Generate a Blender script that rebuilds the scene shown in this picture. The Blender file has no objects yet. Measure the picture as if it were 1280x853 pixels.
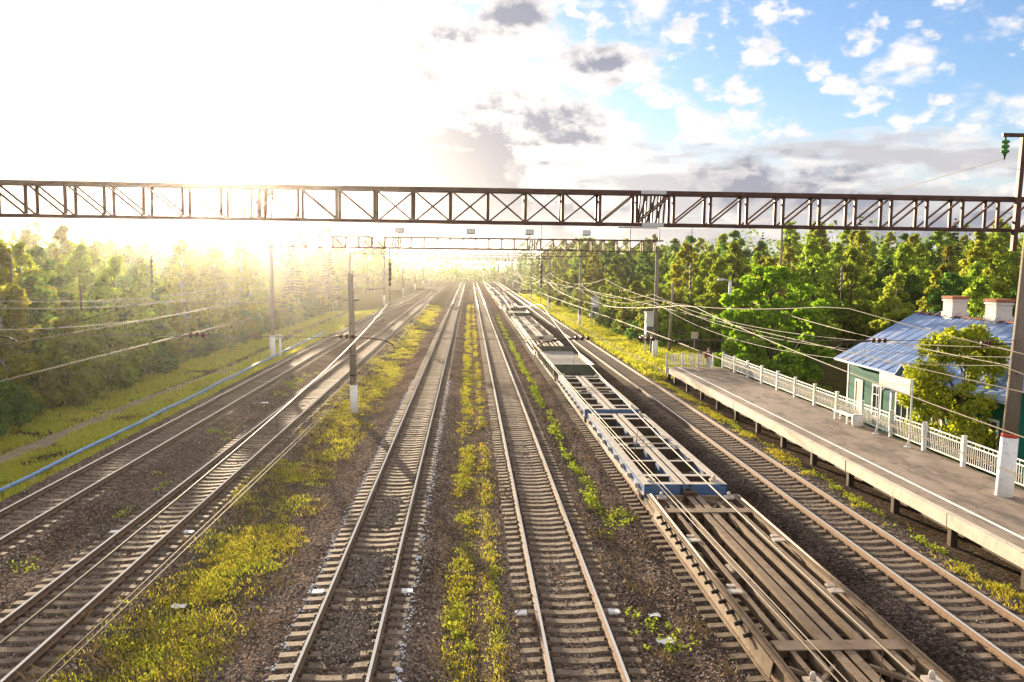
import bpy, math, random
import numpy as np
from mathutils import Matrix, Vector
R = math.radians
rng = np.random.default_rng(7)
random.seed(7)
scene = bpy.context.scene
COL = scene.collection

# ------------------------------------------------------------------ helpers
class MB:
    """collects faces, links them as one mesh object"""
    def __init__(s): s.v = []; s.f = []; s.m = []; s.sm = []
    def face(s, pts, m=0, sm=False):
        i = len(s.v); s.v += [tuple(p) for p in pts]; s.f.append(list(range(i, i+len(pts)))); s.m.append(m); s.sm.append(sm)
    def box(s, x0, x1, y0, y1, z0, z1, m=0):
        i = len(s.v)
        s.v += [(x0,y0,z0),(x1,y0,z0),(x1,y1,z0),(x0,y1,z0),(x0,y0,z1),(x1,y0,z1),(x1,y1,z1),(x0,y1,z1)]
        for q in ((3,2,1,0),(4,5,6,7),(0,1,5,4),(1,2,6,5),(2,3,7,6),(3,0,4,7)):
            s.f.append([i+k for k in q]); s.m.append(m); s.sm.append(False)
    def bar(s, a, b, w, h=None, m=0):
        """square bar from a to b"""
        h = h or w; a = Vector(a); b = Vector(b); d = (b-a).normalized()
        up = Vector((0,0,1)) if abs(d.z) < .95 else Vector((0,1,0))
        r = d.cross(up).normalized(); u = r.cross(d).normalized()
        c = [(-w/2,-h/2),(w/2,-h/2),(w/2,h/2),(-w/2,h/2)]
        i = len(s.v)
        for p in (a, b): s.v += [tuple(p + r*x + u*y) for x, y in c]
        for q in ((0,1,2,3),(7,6,5,4),(0,4,5,1),(1,5,6,2),(2,6,7,3),(3,7,4,0)):
            s.f.append([i+k for k in q]); s.m.append(m); s.sm.append(False)
    def tube(s, pts, rad, n=6, m=0, sm=True, caps=True):
        pts = [Vector(p) for p in pts]; k = len(pts)
        rad = rad if hasattr(rad, '__len__') else [rad]*k
        i0 = len(s.v); prev = None
        for j, p in enumerate(pts):
            d = (pts[min(j+1,k-1)] - pts[max(j-1,0)]).normalized()
            if prev is None:
                ref = Vector((0,0,1)) if abs(d.z) < .9 else Vector((1,0,0))
                r = d.cross(ref).normalized()
            else: r = (prev - d*prev.dot(d)).normalized()
            prev = r; u = r.cross(d)
            for a in range(n):
                t = 2*math.pi*a/n; q = p + (r*math.cos(t) + u*math.sin(t))*rad[j]
                s.v.append(tuple(q))
        for j in range(k-1):
            for a in range(n):
                b = (a+1) % n
                s.f.append([i0+j*n+a, i0+(j+1)*n+a, i0+(j+1)*n+b, i0+j*n+b]); s.m.append(m); s.sm.append(sm)
        if caps:
            s.f.append([i0+a for a in range(n)]); s.m.append(m); s.sm.append(False)
            s.f.append([i0+(k-1)*n+a for a in reversed(range(n))]); s.m.append(m); s.sm.append(False)
    def lathe(s, x, y, prof, n=12, m=0, sm=True):
        s.tube([(x,y,z) for r, z in prof], [r for r, z in prof], n, m, sm)
    def prism(s, poly, axis, a, b, m=0, sm=None):
        """poly of 2D points extruded along axis ('x': poly is (y,z); 'y': poly is (x,z))"""
        f = (lambda p, t: (t, p[0], p[1])) if axis == 'x' else (lambda p, t: (p[0], t, p[1]))
        n = len(poly); i = len(s.v)
        s.v += [f(p, a) for p in poly] + [f(p, b) for p in poly]
        for k in range(n):
            j = (k+1) % n
            s.f.append([i+k, i+j, i+n+j, i+n+k]); s.m.append(m if not hasattr(m, '__len__') else m[k]); s.sm.append(bool(sm and sm[k]))
        mm = m if not hasattr(m, '__len__') else m[0]
        s.f.append([i+k for k in reversed(range(n))]); s.m.append(mm); s.sm.append(False)
        s.f.append([i+n+k for k in range(n)]); s.m.append(mm); s.sm.append(False)
    def mesh(s, name, mats):
        me = bpy.data.meshes.new(name)
        me.from_pydata(s.v, [], s.f)
        for m in (mats if isinstance(mats, (list, tuple)) else [mats]): me.materials.append(m)
        me.polygons.foreach_set('material_index', s.m)
        me.polygons.foreach_set('use_smooth', s.sm)
        me.validate(); me.update()
        return me
    def build(s, name, mats, parent=None, loc=None):
        return link(name, s.mesh(name, mats), parent, loc)

def link(name, data, parent=None, loc=None):
    o = bpy.data.objects.new(name, data); COL.objects.link(o)
    if parent: o.parent = parent
    if loc: o.location = loc
    return o
def tag(o, label=None, cat=None, group=None, kind=None):
    if label: o['label'] = label
    if cat: o['category'] = cat
    if group: o['group'] = group
    if kind: o['kind'] = kind
    return o
def thing(name, label, cat, loc=(0,0,0), group=None, rz=0):
    o = bpy.data.objects.new(name, None); COL.objects.link(o)
    o.location = loc; o.rotation_euler = (0,0,rz); o.empty_display_size = .2
    return tag(o, label, cat, group)
KIDS = {}
def copy_tree(o, parent=None):
    c = o.copy(); COL.objects.link(c)
    if parent: c.parent = parent
    for ch in o.children: copy_tree(ch, c)
    return c
def soup(name, verts, n_per, mats, mat_idx=None, parent=None):
    """numpy faces: verts (N*n_per,3), consecutive n_per verts make a face"""
    nv = len(verts); nf = nv//n_per
    me = bpy.data.meshes.new(name)
    me.vertices.add(nv); me.vertices.foreach_set('co', np.ascontiguousarray(verts, dtype=np.float32).ravel())
    me.loops.add(nv); me.loops.foreach_set('vertex_index', np.arange(nv, dtype=np.int32))
    me.polygons.add(nf); me.polygons.foreach_set('loop_start', np.arange(0, nv, n_per, dtype=np.int32))
    for m in (mats if isinstance(mats, (list, tuple)) else [mats]): me.materials.append(m)
    if mat_idx is not None: me.polygons.foreach_set('material_index', mat_idx.astype(np.int32))
    me.update(calc_edges=True)
    return link(name, me, parent)

_perm = rng.random((64, 64))
def vnoise(x, y, s=1.):
    """value noise 0..1, numpy"""
    x = np.asarray(x, float)/s; y = np.asarray(y, float)/s
    xi = np.floor(x).astype(int); yi = np.floor(y).astype(int); fx = x-xi; fy = y-yi
    fx = fx*fx*(3-2*fx); fy = fy*fy*(3-2*fy)
    g = lambda a, b: _perm[a % 64, b % 64]
    return (g(xi,yi)*(1-fx)+g(xi+1,yi)*fx)*(1-fy) + (g(xi,yi+1)*(1-fx)+g(xi+1,yi+1)*fx)*fy
def fnoise(x, y, s): return (vnoise(x,y,s)*.55 + vnoise(x+17.3,y+5.1,s*.45)*.3 + vnoise(x-7.7,y+31.,s*.2)*.15)

# ------------------------------------------------------------------ materials
def nd(t, typ, **kw):
    n = t.nodes.new(typ)
    for k, v in kw.items():
        if k in n.inputs.keys() if isinstance(k, str) else False: n.inputs[k].default_value = v
        else: setattr(n, k, v)
    return n
def tone_by_object(m, lo, hi):
    t = m.node_tree; L = t.links.new; b = t.nodes['Principled BSDF']; src = b.inputs['Base Color'].links[0].from_socket
    oi = nd(t, 'ShaderNodeObjectInfo'); mr = nd(t, 'ShaderNodeMapRange'); mr.inputs['To Min'].default_value = lo; mr.inputs['To Max'].default_value = hi; L(oi.outputs['Random'], mr.inputs['Value'])
    sc = nd(t, 'ShaderNodeVectorMath', operation='SCALE'); L(src, sc.inputs[0]); L(mr.outputs[0], sc.inputs['Scale']); L(sc.outputs[0], b.inputs['Base Color'])
def ramp(t, stops, interp='LINEAR'):
    n = t.nodes.new('ShaderNodeValToRGB'); cr = n.color_ramp; cr.interpolation = interp
    while len(cr.elements) < len(stops): cr.elements.new(.5)
    for e, (p, c) in zip(cr.elements, stops):
        e.position = p; e.color = (*c, 1) if len(c) == 3 else c
    return n
def g3(v): return (v, v, v)
def new_mat(name):
    m = bpy.data.materials.new(name); m.use_nodes = True; t = m.node_tree
    return m, t, t.nodes['Principled BSDF']
def weathered(name, c1, c2, scale=3., rough=.6, metal=0., stain=None, stain_amt=.5, stain_scale=6., bump=.15, bump_scale=40., spec=.15, stretch=(1,1,1)):
    """two-tone noise colour, optional stains with a shape of their own, fine bump"""
    m, t, b = new_mat(name); L = t.links.new
    tc = nd(t, 'ShaderNodeTexCoord'); mp = nd(t, 'ShaderNodeMapping'); mp.inputs['Scale'].default_value = stretch
    L(tc.outputs['Object'], mp.inputs[0])
    n1 = nd(t, 'ShaderNodeTexNoise'); n1.inputs['Scale'].default_value = scale; n1.inputs['Detail'].default_value = 6; n1.inputs['Roughness'].default_value = .65
    L(mp.outputs[0], n1.inputs['Vector'])
    r1 = ramp(t, [(.3, c1), (.7, c2)]); L(n1.outputs[0], r1.inputs[0]); out = r1.outputs[0]
    if stain:
        n2 = nd(t, 'ShaderNodeTexNoise'); n2.inputs['Scale'].default_value = stain_scale; n2.inputs['Detail'].default_value = 8; n2.inputs['Roughness'].default_value = .7
        L(mp.outputs[0], n2.inputs['Vector'])
        r2 = ramp(t, [(1-stain_amt-.08, g3(0)), (1-stain_amt+.08, g3(1))]); L(n2.outputs[0], r2.inputs[0])
        mx = nd(t, 'ShaderNodeMixRGB'); mx.inputs[2].default_value = (*stain, 1); L(r2.outputs[0], mx.inputs[0]); L(out, mx.inputs[1]); out = mx.outputs[0]
    L(out, b.inputs['Base Color'])
    b.inputs['Roughness'].default_value = rough; b.inputs['Metallic'].default_value = metal
    b.inputs['Specular IOR Level'].default_value = spec
    if bump:
        n3 = nd(t, 'ShaderNodeTexNoise'); n3.inputs['Scale'].default_value = bump_scale; n3.inputs['Detail'].default_value = 4
        L(tc.outputs['Object'], n3.inputs['Vector'])
        bp = nd(t, 'ShaderNodeBump'); bp.inputs['Strength'].default_value = bump; bp.inputs['Distance'].default_value = .02
        L(n3.outputs[0], bp.inputs['Height']); L(bp.outputs[0], b.inputs['Normal'])
    return m
def leaf_mat(name, c1, c2, c3, trans=.56, nscale=.9):
    """thin leaves: diffuse + translucent; colour varies through the crown and from tree to tree"""
    m, t, b = new_mat(name); t.nodes.remove(b); L = t.links.new
    out = t.nodes['Material Output']
    tc = nd(t, 'ShaderNodeTexCoord'); oi = nd(t, 'ShaderNodeObjectInfo')
    n1 = nd(t, 'ShaderNodeTexNoise'); n1.inputs['Scale'].default_value = nscale; n1.inputs['Detail'].default_value = 5; n1.inputs['Roughness'].default_value = .7
    L(tc.outputs['Object'], n1.inputs['Vector'])
    r = ramp(t, [(.3, c1), (.5, c2), (.7, c3)]); L(n1.outputs[0], r.inputs[0])
    hs = nd(t, 'ShaderNodeHueSaturation')
    ma = nd(t, 'ShaderNodeMath', operation='MULTIPLY_ADD'); ma.inputs[1].default_value = .035; ma.inputs[2].default_value = .495
    L(oi.outputs['Random'], ma.inputs[0]); L(ma.outputs[0], hs.inputs['Hue'])
    mb = nd(t, 'ShaderNodeMath', operation='MULTIPLY_ADD'); mb.inputs[1].default_value = .5; mb.inputs[2].default_value = .98
    L(oi.outputs['Random'], mb.inputs[0]); L(mb.outputs[0], hs.inputs['Value'])
    hs.inputs['Saturation'].default_value = .92; L(r.outputs[0], hs.inputs['Color'])
    d = nd(t, 'ShaderNodeBsdfDiffuse'); tr = nd(t, 'ShaderNodeBsdfTranslucent'); mx = nd(t, 'ShaderNodeMixShader'); mx.inputs[0].default_value = trans
    L(hs.outputs[0], d.inputs[0])
    hs2 = nd(t, 'ShaderNodeHueSaturation'); hs2.inputs['Hue'].default_value = .505; hs2.inputs['Saturation'].default_value = 1.1; hs2.inputs['Value'].default_value = 1.25
    L(hs.outputs[0], hs2.inputs['Color']); L(hs2.outputs[0], tr.inputs[0])
    L(d.outputs[0], mx.inputs[1]); L(tr.outputs[0], mx.inputs[2]); L(mx.outputs[0], out.inputs[0])
    return m

M = {}
M['rail_side'] = weathered('rail_rust', (.16,.10,.065), (.26,.175,.12), 8, .75, .2)
M['rail_head'] = weathered('rail_polished_steel', (.68,.64,.58), (.8,.77,.72), 2, .18, 1., bump=0)
M['sleeper'] = weathered('sleeper_concrete', (.12,.09,.068), (.21,.16,.125), 2.2, .85, stain=(.1,.075,.055), stain_amt=.42, stain_scale=3, bump=.4)
M['clip'] = weathered('rail_clip_iron', (.05,.033,.025), (.09,.06,.04), 10, .7, .3)
M['gantry'] = weathered('gantry_brown_steel', (.06,.03,.026), (.12,.065,.052), 3, .55, .3, stain=(.14,.07,.035), stain_amt=.35)
M['concrete'] = weathered('mast_concrete', (.17,.14,.115), (.27,.23,.19), 1.6, .85, stain=(.1,.085,.07), stain_amt=.36, stretch=(1,1,.35))
M['whitewash'] = weathered('whitewash', (.62,.63,.66), (.78,.78,.78), 2, .75, stain=(.42,.4,.38), stain_amt=.36)
M['red_band'] = weathered('red_paint', (.42,.05,.035), (.55,.09,.06), 5, .6)
M['white_metal'] = weathered('white_painted_metal', (.66,.65,.62), (.8,.79,.76), 4, .5, stain=(.35,.24,.15), stain_amt=.3, stain_scale=9)
M['plate_pale'] = weathered('pale_splice_plate', (.5,.52,.56), (.62,.64,.68), 5, .5)
M['wire'] = weathered('copper_wire', (.09,.07,.052), (.15,.12,.09), 5, .6, 0., bump=0, spec=.16)
M['cable'] = weathered('grey_cable', (.15,.125,.1), (.23,.2,.165), 5, .6, 0, bump=0, spec=.25)
M['dark_iron'] = weathered('dark_iron', (.02,.016,.015), (.045,.035,.03), 6, .6, .3)
M['insul_brown'] = weathered('brown_porcelain', (.07,.025,.015), (.11,.045,.025), 4, .25, 0, bump=0)
M['insul_green'] = weathered('green_glass_insulator', (.05,.17,.05), (.12,.3,.08), 6, .15, 0, bump=0)
M['wag_rust'] = weathered('wagon_brown_paint', (.17,.12,.08), (.29,.22,.155), 2.5, .6, .0, stain=(.12,.07,.045), stain_amt=.42, stain_scale=5)
M['wag_pale'] = weathered('wagon_top_glare_tint', (.42,.37,.31), (.56,.51,.45), 2.0, .5, .0, stain=(.24,.16,.1), stain_amt=.4, stain_scale=4)  # sun glare on the wagon tops put into the pale colour, with brown stains
M['wag_blue'] = weathered('wagon_blue_paint', (.05,.1,.23), (.09,.16,.3), 1.5, .5, 0, stain=(.11,.13,.15), stain_amt=.4, stain_scale=3)
M['wag_green'] = weathered('wagon_dark_green', (.045,.06,.045), (.085,.1,.075), 2, .6, 0, stain=(.14,.1,.06), stain_amt=.36)
M['wag_deck'] = weathered('wagon_plank_deck', (.2,.19,.18), (.31,.29,.27), 1.3, .7, 0, stain=(.13,.11,.1), stain_amt=.4, stretch=(4,.6,1))
M['wag_under'] = weathered('wagon_underframe', (.05,.035,.025), (.1,.07,.05), 4, .75, .1)
M['wheel'] = weathered('wheel_steel', (.12,.085,.06), (.2,.15,.12), 5, .5, .5)
M['platform'] = weathered('platform_asphalt', (.21,.165,.135), (.3,.245,.205), .9, .9, stain=(.13,.108,.095), stain_amt=.46, stain_scale=1.1, bump=.25, bump_scale=60, stretch=(1,.35,1))
def add_cracks(m):
    t = m.node_tree; L = t.links.new; b = t.nodes['Principled BSDF']; src = b.inputs['Base Color'].links[0].from_socket
    tc = nd(t, 'ShaderNodeTexCoord'); n = nd(t, 'ShaderNodeTexNoise'); n.inputs['Scale'].default_value = 1.3; n.inputs['Detail'].default_value = 5; L(tc.outputs['Object'], n.inputs['Vector'])
    ad = nd(t, 'ShaderNodeMixRGB', blend_type='ADD'); ad.inputs[0].default_value = .9; L(tc.outputs['Object'], ad.inputs[1]); L(n.outputs['Color'], ad.inputs[2])
    v = nd(t, 'ShaderNodeTexVoronoi', feature='DISTANCE_TO_EDGE'); v.inputs['Scale'].default_value = .42; L(ad.outputs[0], v.inputs['Vector'])
    r = ramp(t, [(0, g3(.66)), (.01, g3(.78)), (.022, g3(1))]); L(v.outputs['Distance'], r.inputs[0])
    sp = nd(t, 'ShaderNodeSeparateXYZ'); L(tc.outputs['Object'], sp.inputs[0])
    mo = nd(t, 'ShaderNodeMath', operation='PINGPONG'); mo.inputs[1].default_value = 3.05; L(sp.outputs[1], mo.inputs[0])
    r2 = ramp(t, [(0, g3(.7)), (.006, g3(.75)), (.012, g3(1))]); L(mo.outputs[0], r2.inputs[0])
    m1 = nd(t, 'ShaderNodeMixRGB', blend_type='MULTIPLY'); m1.inputs[0].default_value = 1; L(src, m1.inputs[1]); L(r.outputs[0], m1.inputs[2])
    m2 = nd(t, 'ShaderNodeMixRGB', blend_type='MULTIPLY'); m2.inputs[0].default_value = 1; L(m1.outputs[0], m2.inputs[1]); L(r2.outputs[0], m2.inputs[2])
    L(m2.outputs[0], b.inputs['Base Color'])
add_cracks(M['platform']); tone_by_object(M['sleeper'], .72, 1.25)
M['slab'] = weathered('platform_edge_concrete', (.46,.40,.33), (.62,.56,.47), 1.2, .85, stain=(.26,.2,.15), stain_amt=.36, stain_scale=3.5)
M['line'] = weathered('white_line_paint', (.62,.61,.6), (.8,.8,.79), 3, .7, stain=(.3,.27,.25), stain_amt=.36, stain_scale=7)
M['green_wall'] = weathered('green_painted_boards', (.004,.08,.058), (.008,.12,.085), 2, .8, stain=(.012,.12,.09), stain_amt=.34, stretch=(1,1,3))
M['house_white'] = weathered('white_painted_wood', (.6,.62,.63), (.76,.76,.74), 3, .6)
M['board'] = weathered('pale_boarding', (.5,.42,.32), (.62,.54,.43), 2, .7)
M['brick_white'] = weathered('whitewashed_brick', (.52,.47,.43), (.7,.66,.62), 4, .85, stain=(.42,.28,.21), stain_amt=.38, stain_scale=4)
M['brick_red'] = weathered('red_brick', (.26,.09,.05), (.36,.14,.08), 6, .85)
M['pane'] = weathered('window_glass', (.015,.025,.03), (.03,.045,.05), 2, .06, 0, bump=0, spec=.8)
M['sign_board'] = weathered('faded_white_sign', (.56,.46,.37), (.66,.56,.46), 2.5, .6, stain=(.6,.5,.4), stain_amt=.36)
M['box_grey'] = weathered('cabinet_grey_paint', (.48,.5,.54), (.62,.64,.67), 2, .55, stain=(.38,.34,.3), stain_amt=.33)
M['box_dark'] = weathered('cabinet_dark_panel', (.06,.07,.085), (.1,.11,.13), 2, .5)
M['pipe_blue'] = weathered('blue_painted_pipe', (.12,.26,.55), (.25,.4,.66), 2.5, .45, stain=(.4,.42,.45), stain_amt=.38)
M['paper'] = weathered('paper_scrap', (.7,.7,.72), (.82,.82,.83), 12, .8)
M['lamp_head'] = weathered('lamp_grey', (.5,.5,.5), (.65,.65,.64), 4, .4)
M['lamp_glass'] = weathered('lamp_lens', (.5,.52,.55), (.62,.64,.66), 4, .15, bump=0)
M['path'] = weathered('dirt_path', (.2,.16,.11), (.3,.25,.18), 1.4, .95, stain=(.13,.12,.05), stain_amt=.38, stain_scale=2, bump=.5, bump_scale=20)
M['bark'] = weathered('tree_bark', (.06,.045,.035), (.13,.1,.08), 5, .9, bump=.6, bump_scale=25)
M['bark_birch'] = weathered('birch_bark', (.42,.4,.37), (.6,.58,.54), 3, .8, stain=(.06,.05,.045), stain_amt=.4, stain_scale=5, stretch=(1,1,.4))
M['skin'] = weathered('skin', (.5,.32,.24), (.55,.36,.27), 6, .6, bump=0)
M['jacket'] = weathered('dark_red_cloth', (.13,.02,.025), (.2,.035,.04), 9, .85)
M['trousers'] = weathered('pale_grey_cloth', (.42,.42,.47), (.52,.52,.56), 9, .85)
M['hair'] = weathered('dark_hair', (.03,.02,.018), (.05,.035,.03), 20, .6)
M['shoe'] = weathered('shoe_white', (.6,.6,.6), (.7,.7,.7), 8, .6)

L_ = {}
L_['birch'] = leaf_mat('birch_leaves', (.15,.155,.022), (.25,.24,.03), (.35,.32,.035))
L_['aspen'] = leaf_mat('aspen_leaves', (.12,.15,.02), (.2,.235,.026), (.32,.34,.035))
L_['alder'] = leaf_mat('alder_leaves', (.055,.095,.022), (.09,.145,.028), (.15,.205,.035))
L_['maple'] = leaf_mat('maple_leaves', (.11,.17,.012), (.2,.27,.016), (.35,.41,.022))
L_['willow'] = leaf_mat('willow_leaves', (.12,.145,.025), (.2,.22,.032), (.33,.31,.04))
L_['rowan'] = leaf_mat('rowan_leaves', (.2,.235,.015), (.31,.35,.022), (.42,.45,.03), nscale=1.6)
L_['spruce'] = leaf_mat('spruce_needles', (.018,.04,.016), (.028,.058,.02), (.045,.08,.026), trans=.15)
L_['pine'] = leaf_mat('pine_needles', (.028,.05,.02), (.045,.075,.026), (.07,.1,.034), trans=.15)
L_['grass'] = leaf_mat('grass_blades', (.27,.205,.03), (.36,.30,.035), (.29,.33,.03), trans=.4, nscale=.7)
L_['weed'] = leaf_mat('weed_leaves', (.17,.2,.02), (.27,.28,.025), (.38,.36,.03), trans=.4, nscale=1.2)

# ground: ballast and soil, decided by x
def ground_mat():
    m, t, b = new_mat('ballast_and_soil'); L = t.links.new
    tc = nd(t, 'ShaderNodeTexCoord'); sep = nd(t, 'ShaderNodeSeparateXYZ')
    L(tc.outputs['Object'], sep.inputs[0])
    # stones
    vo = nd(t, 'ShaderNodeTexVoronoi'); vo.inputs['Scale'].default_value = 16
    L(tc.outputs['Object'], vo.inputs['Vector'])
    hs = nd(t, 'ShaderNodeSeparateColor'); L(vo.outputs['Color'], hs.inputs[0])
    st = ramp(t, [(0, (.038,.03,.026)), (.45, (.095,.075,.064)), (.8, (.165,.135,.118)), (.97, (.24,.2,.175)), (1, (.36,.33,.31))]); L(hs.outputs[0], st.inputs[0])
    n1 = nd(t, 'ShaderNodeTexNoise'); n1.inputs['Scale'].default_value = .35; n1.inputs['Detail'].default_value = 6
    L(tc.outputs['Object'], n1.inputs['Vector'])
    dirt = ramp(t, [(.35, (.62,.55,.5)), (.65, (1.15,1.06,1.0))]); L(n1.outputs[0], dirt.inputs[0])
    mul = nd(t, 'ShaderNodeMixRGB', blend_type='MULTIPLY'); mul.inputs[0].default_value = 1; L(st.outputs[0], mul.inputs[1]); L(dirt.outputs[0], mul.inputs[2])
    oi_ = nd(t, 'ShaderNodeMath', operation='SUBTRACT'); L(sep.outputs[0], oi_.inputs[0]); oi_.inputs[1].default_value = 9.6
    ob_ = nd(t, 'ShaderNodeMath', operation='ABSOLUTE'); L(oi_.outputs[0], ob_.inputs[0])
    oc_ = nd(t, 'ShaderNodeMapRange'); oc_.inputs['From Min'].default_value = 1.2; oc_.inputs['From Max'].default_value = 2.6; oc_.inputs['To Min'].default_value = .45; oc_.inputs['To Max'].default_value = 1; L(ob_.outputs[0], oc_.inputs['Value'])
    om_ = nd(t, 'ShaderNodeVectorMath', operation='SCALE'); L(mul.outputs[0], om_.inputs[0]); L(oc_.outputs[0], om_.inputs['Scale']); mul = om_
    # soil / turf
    n2 = nd(t, 'ShaderNodeTexNoise'); n2.inputs['Scale'].default_value = 1.6; n2.inputs['Detail'].default_value = 9; n2.inputs['Roughness'].default_value = .72
    L(tc.outputs['Object'], n2.inputs['Vector'])
    so = ramp(t, [(.32, (.045,.033,.022)), (.48, (.06,.05,.022)), (.6, (.075,.075,.022)), (.75, (.11,.095,.03))]); L(n2.outputs[0], so.inputs[0])
    # x mask with noisy edge
    n3 = nd(t, 'ShaderNodeTexNoise'); n3.inputs['Scale'].default_value = .8; n3.inputs['Detail'].default_value = 8; n3.inputs['Roughness'].default_value = .7
    L(tc.outputs['Object'], n3.inputs['Vector'])
    a1 = nd(t, 'ShaderNodeMath', operation='MULTIPLY_ADD'); a1.inputs[1].default_value = 3.0; L(n3.outputs[0], a1.inputs[0]); L(sep.outputs[0], a1.inputs[2])
    mr = nd(t, 'ShaderNodeMapRange'); mr.inputs['From Min'].default_value = -30+1.5; mr.inputs['From Max'].default_value = 30+1.5
    L(a1.outputs[0], mr.inputs['Value'])
    X = lambda x: (x+30)/60
    st_ = [(X(-18.2),1),(X(-17.4),0),(X(-8.6),0),(X(-8.0),.7),(X(-6.2),.7),(X(-5.6),0),(X(-.6),0),(X(-.2),.5),(X(.3),.5),(X(.8),0),(X(14.2),0),(X(15.2),.22),(X(20.2),.22),(X(21),1)]
    mk = ramp(t, [(p, g3(v)) for p, v in st_]); L(mr.outputs[0], mk.inputs[0])
    m1 = nd(t, 'ShaderNodeMapRange'); m1.inputs['From Min'].default_value = 68; m1.inputs['From Max'].default_value = 73; L(sep.outputs[1], m1.inputs['Value'])
    m2 = nd(t, 'ShaderNodeMapRange'); m2.inputs['From Min'].default_value = 15.7; m2.inputs['From Max'].default_value = 16.9; L(a1.outputs[0], m2.inputs['Value'])
    m3 = nd(t, 'ShaderNodeMath', operation='MULTIPLY'); L(m1.outputs[0], m3.inputs[0]); L(m2.outputs[0], m3.inputs[1])
    m4 = nd(t, 'ShaderNodeMath', operation='MAXIMUM'); L(m3.outputs[0], m4.inputs[0]); L(mk.outputs[0], m4.inputs[1])
    mx = nd(t, 'ShaderNodeMixRGB'); L(m4.outputs[0], mx.inputs[0]); L(mul.outputs[0], mx.inputs[1]); L(so.outputs[0], mx.inputs[2])
    L(mx.outputs[0], b.inputs['Base Color']); b.inputs['Roughness'].default_value = 1; b.inputs['Specular IOR Level'].default_value = 0
    bp = nd(t, 'ShaderNodeBump'); bp.inputs['Strength'].default_value = .3; bp.inputs['Distance'].default_value = .03
    L(vo.outputs['Distance'], bp.inputs['Height']); L(bp.outputs[0], b.inputs['Normal'])
    return m
M['ground'] = ground_mat()
def stone_mat():
    m, t, b = new_mat('ballast_stone'); L = t.links.new
    ge = nd(t, 'ShaderNodeNewGeometry')
    r = ramp(t, [(0, (.034,.026,.022)), (.4, (.098,.077,.066)), (.75, (.18,.147,.128)), (.96, (.26,.22,.19)), (1, (.42,.39,.37))])
    L(ge.outputs['Random Per Island'], r.inputs[0]); L(r.outputs[0], b.inputs['Base Color']); b.inputs['Roughness'].default_value = .85; b.inputs['Specular IOR Level'].default_value = .25
    return m
M['stone'] = stone_mat()
M['white_stone'] = weathered('pale_stone', (.5,.54,.62), (.68,.7,.76), 9, .8, bump=0)

# ------------------------------------------------------------------ camera
F = 1075.; CXp, CYp = 640., 426.5; ROLL = .0125; H = 8.64
cr, sr = math.cos(ROLL), math.sin(ROLL)
_a, _b = 587.-CXp, 330.-CYp
vx, vy = _a*cr+_b*sr, -_a*sr+_b*cr
th = math.atan(-vy/F); ps = math.atan(-vx/F*math.cos(th))
fw = Vector((math.sin(ps)*math.cos(th), math.cos(ps)*math.cos(th), -math.sin(th)))
rt = Vector((math.cos(ps), -math.sin(ps), 0)); up = rt.cross(fw)
right_c = rt*cr + up*sr; up_c = -rt*sr + up*cr
cam_d = bpy.data.cameras.new('camera'); cam = bpy.data.objects.new('camera', cam_d); COL.objects.link(cam)
cam.matrix_world = Matrix(((right_c.x, up_c.x, -fw.x, 0), (right_c.y, up_c.y, -fw.y, 0), (right_c.z, up_c.z, -fw.z, H), (0,0,0,1)))
cam_d.sensor_width = 36; cam_d.lens = 36*F/1280; cam_d.clip_end = 5000; cam_d.clip_start = .1
scene.camera = cam

# ------------------------------------------------------------------ light and sky
SUN_EL, SUN_AZ = 7.5, -15.3            # azimuth from +Y, negative to -X
sdir = Vector((math.sin(R(SUN_AZ))*math.cos(R(SUN_EL)), math.cos(R(SUN_AZ))*math.cos(R(SUN_EL)), math.sin(R(SUN_EL))))
sl = bpy.data.lights.new('sun', 'SUN'); sl.energy = 4.4; sl.angle = R(.5); sl.color = (1, .8, .54)
so = bpy.data.objects.new('sun', sl); COL.objects.link(so)
so.rotation_euler = (-sdir).to_track_quat('-Z', 'Y').to_euler(); so.location = (0, 0, 60)

w = bpy.data.worlds.new('World'); scene.world = w; w.use_nodes = True; t = w.node_tree; L = t.links.new
bg = t.nodes['Background']; bg.inputs[1].default_value = .05
sky = t.nodes.new('ShaderNodeTexSky'); sky.sky_type = 'NISHITA'; sky.sun_disc = False
sky.sun_elevation = R(SUN_EL); sky.sun_rotation = R(SUN_AZ); sky.air_density = 1.0; sky.dust_density = .4; sky.ozone_density = 1.6
tc = nd(t, 'ShaderNodeTexCoord'); nrm = nd(t, 'ShaderNodeVectorMath', operation='NORMALIZE'); L(tc.outputs['Generated'], nrm.inputs[0])
def mth(op, a, b=None, c=None, clamp=False):
    n = nd(t, 'ShaderNodeMath', operation=op); n.use_clamp = clamp
    for i, v in enumerate((a, b, c)):
        if v is None: continue
        if isinstance(v, (int, float)): n.inputs[i].default_value = v
        else: L(v, n.inputs[i])
    return n.outputs[0]
def vmul(a, col, fac):
    pass
sep = nd(t, 'ShaderNodeSeparateXYZ'); L(nrm.outputs[0], sep.inputs[0])
z = mth('MAXIMUM', sep.outputs[2], 0.)
zc = mth('ADD', z, .24)
cmb = nd(t, 'ShaderNodeCombineXYZ'); L(mth('MULTIPLY', sep.outputs[0], 1.), cmb.inputs[0]); L(mth('MULTIPLY', sep.outputs[1], .6), cmb.inputs[1]); L(mth('MULTIPLY', sep.outputs[2], 1.55), cmb.inputs[2])
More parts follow.
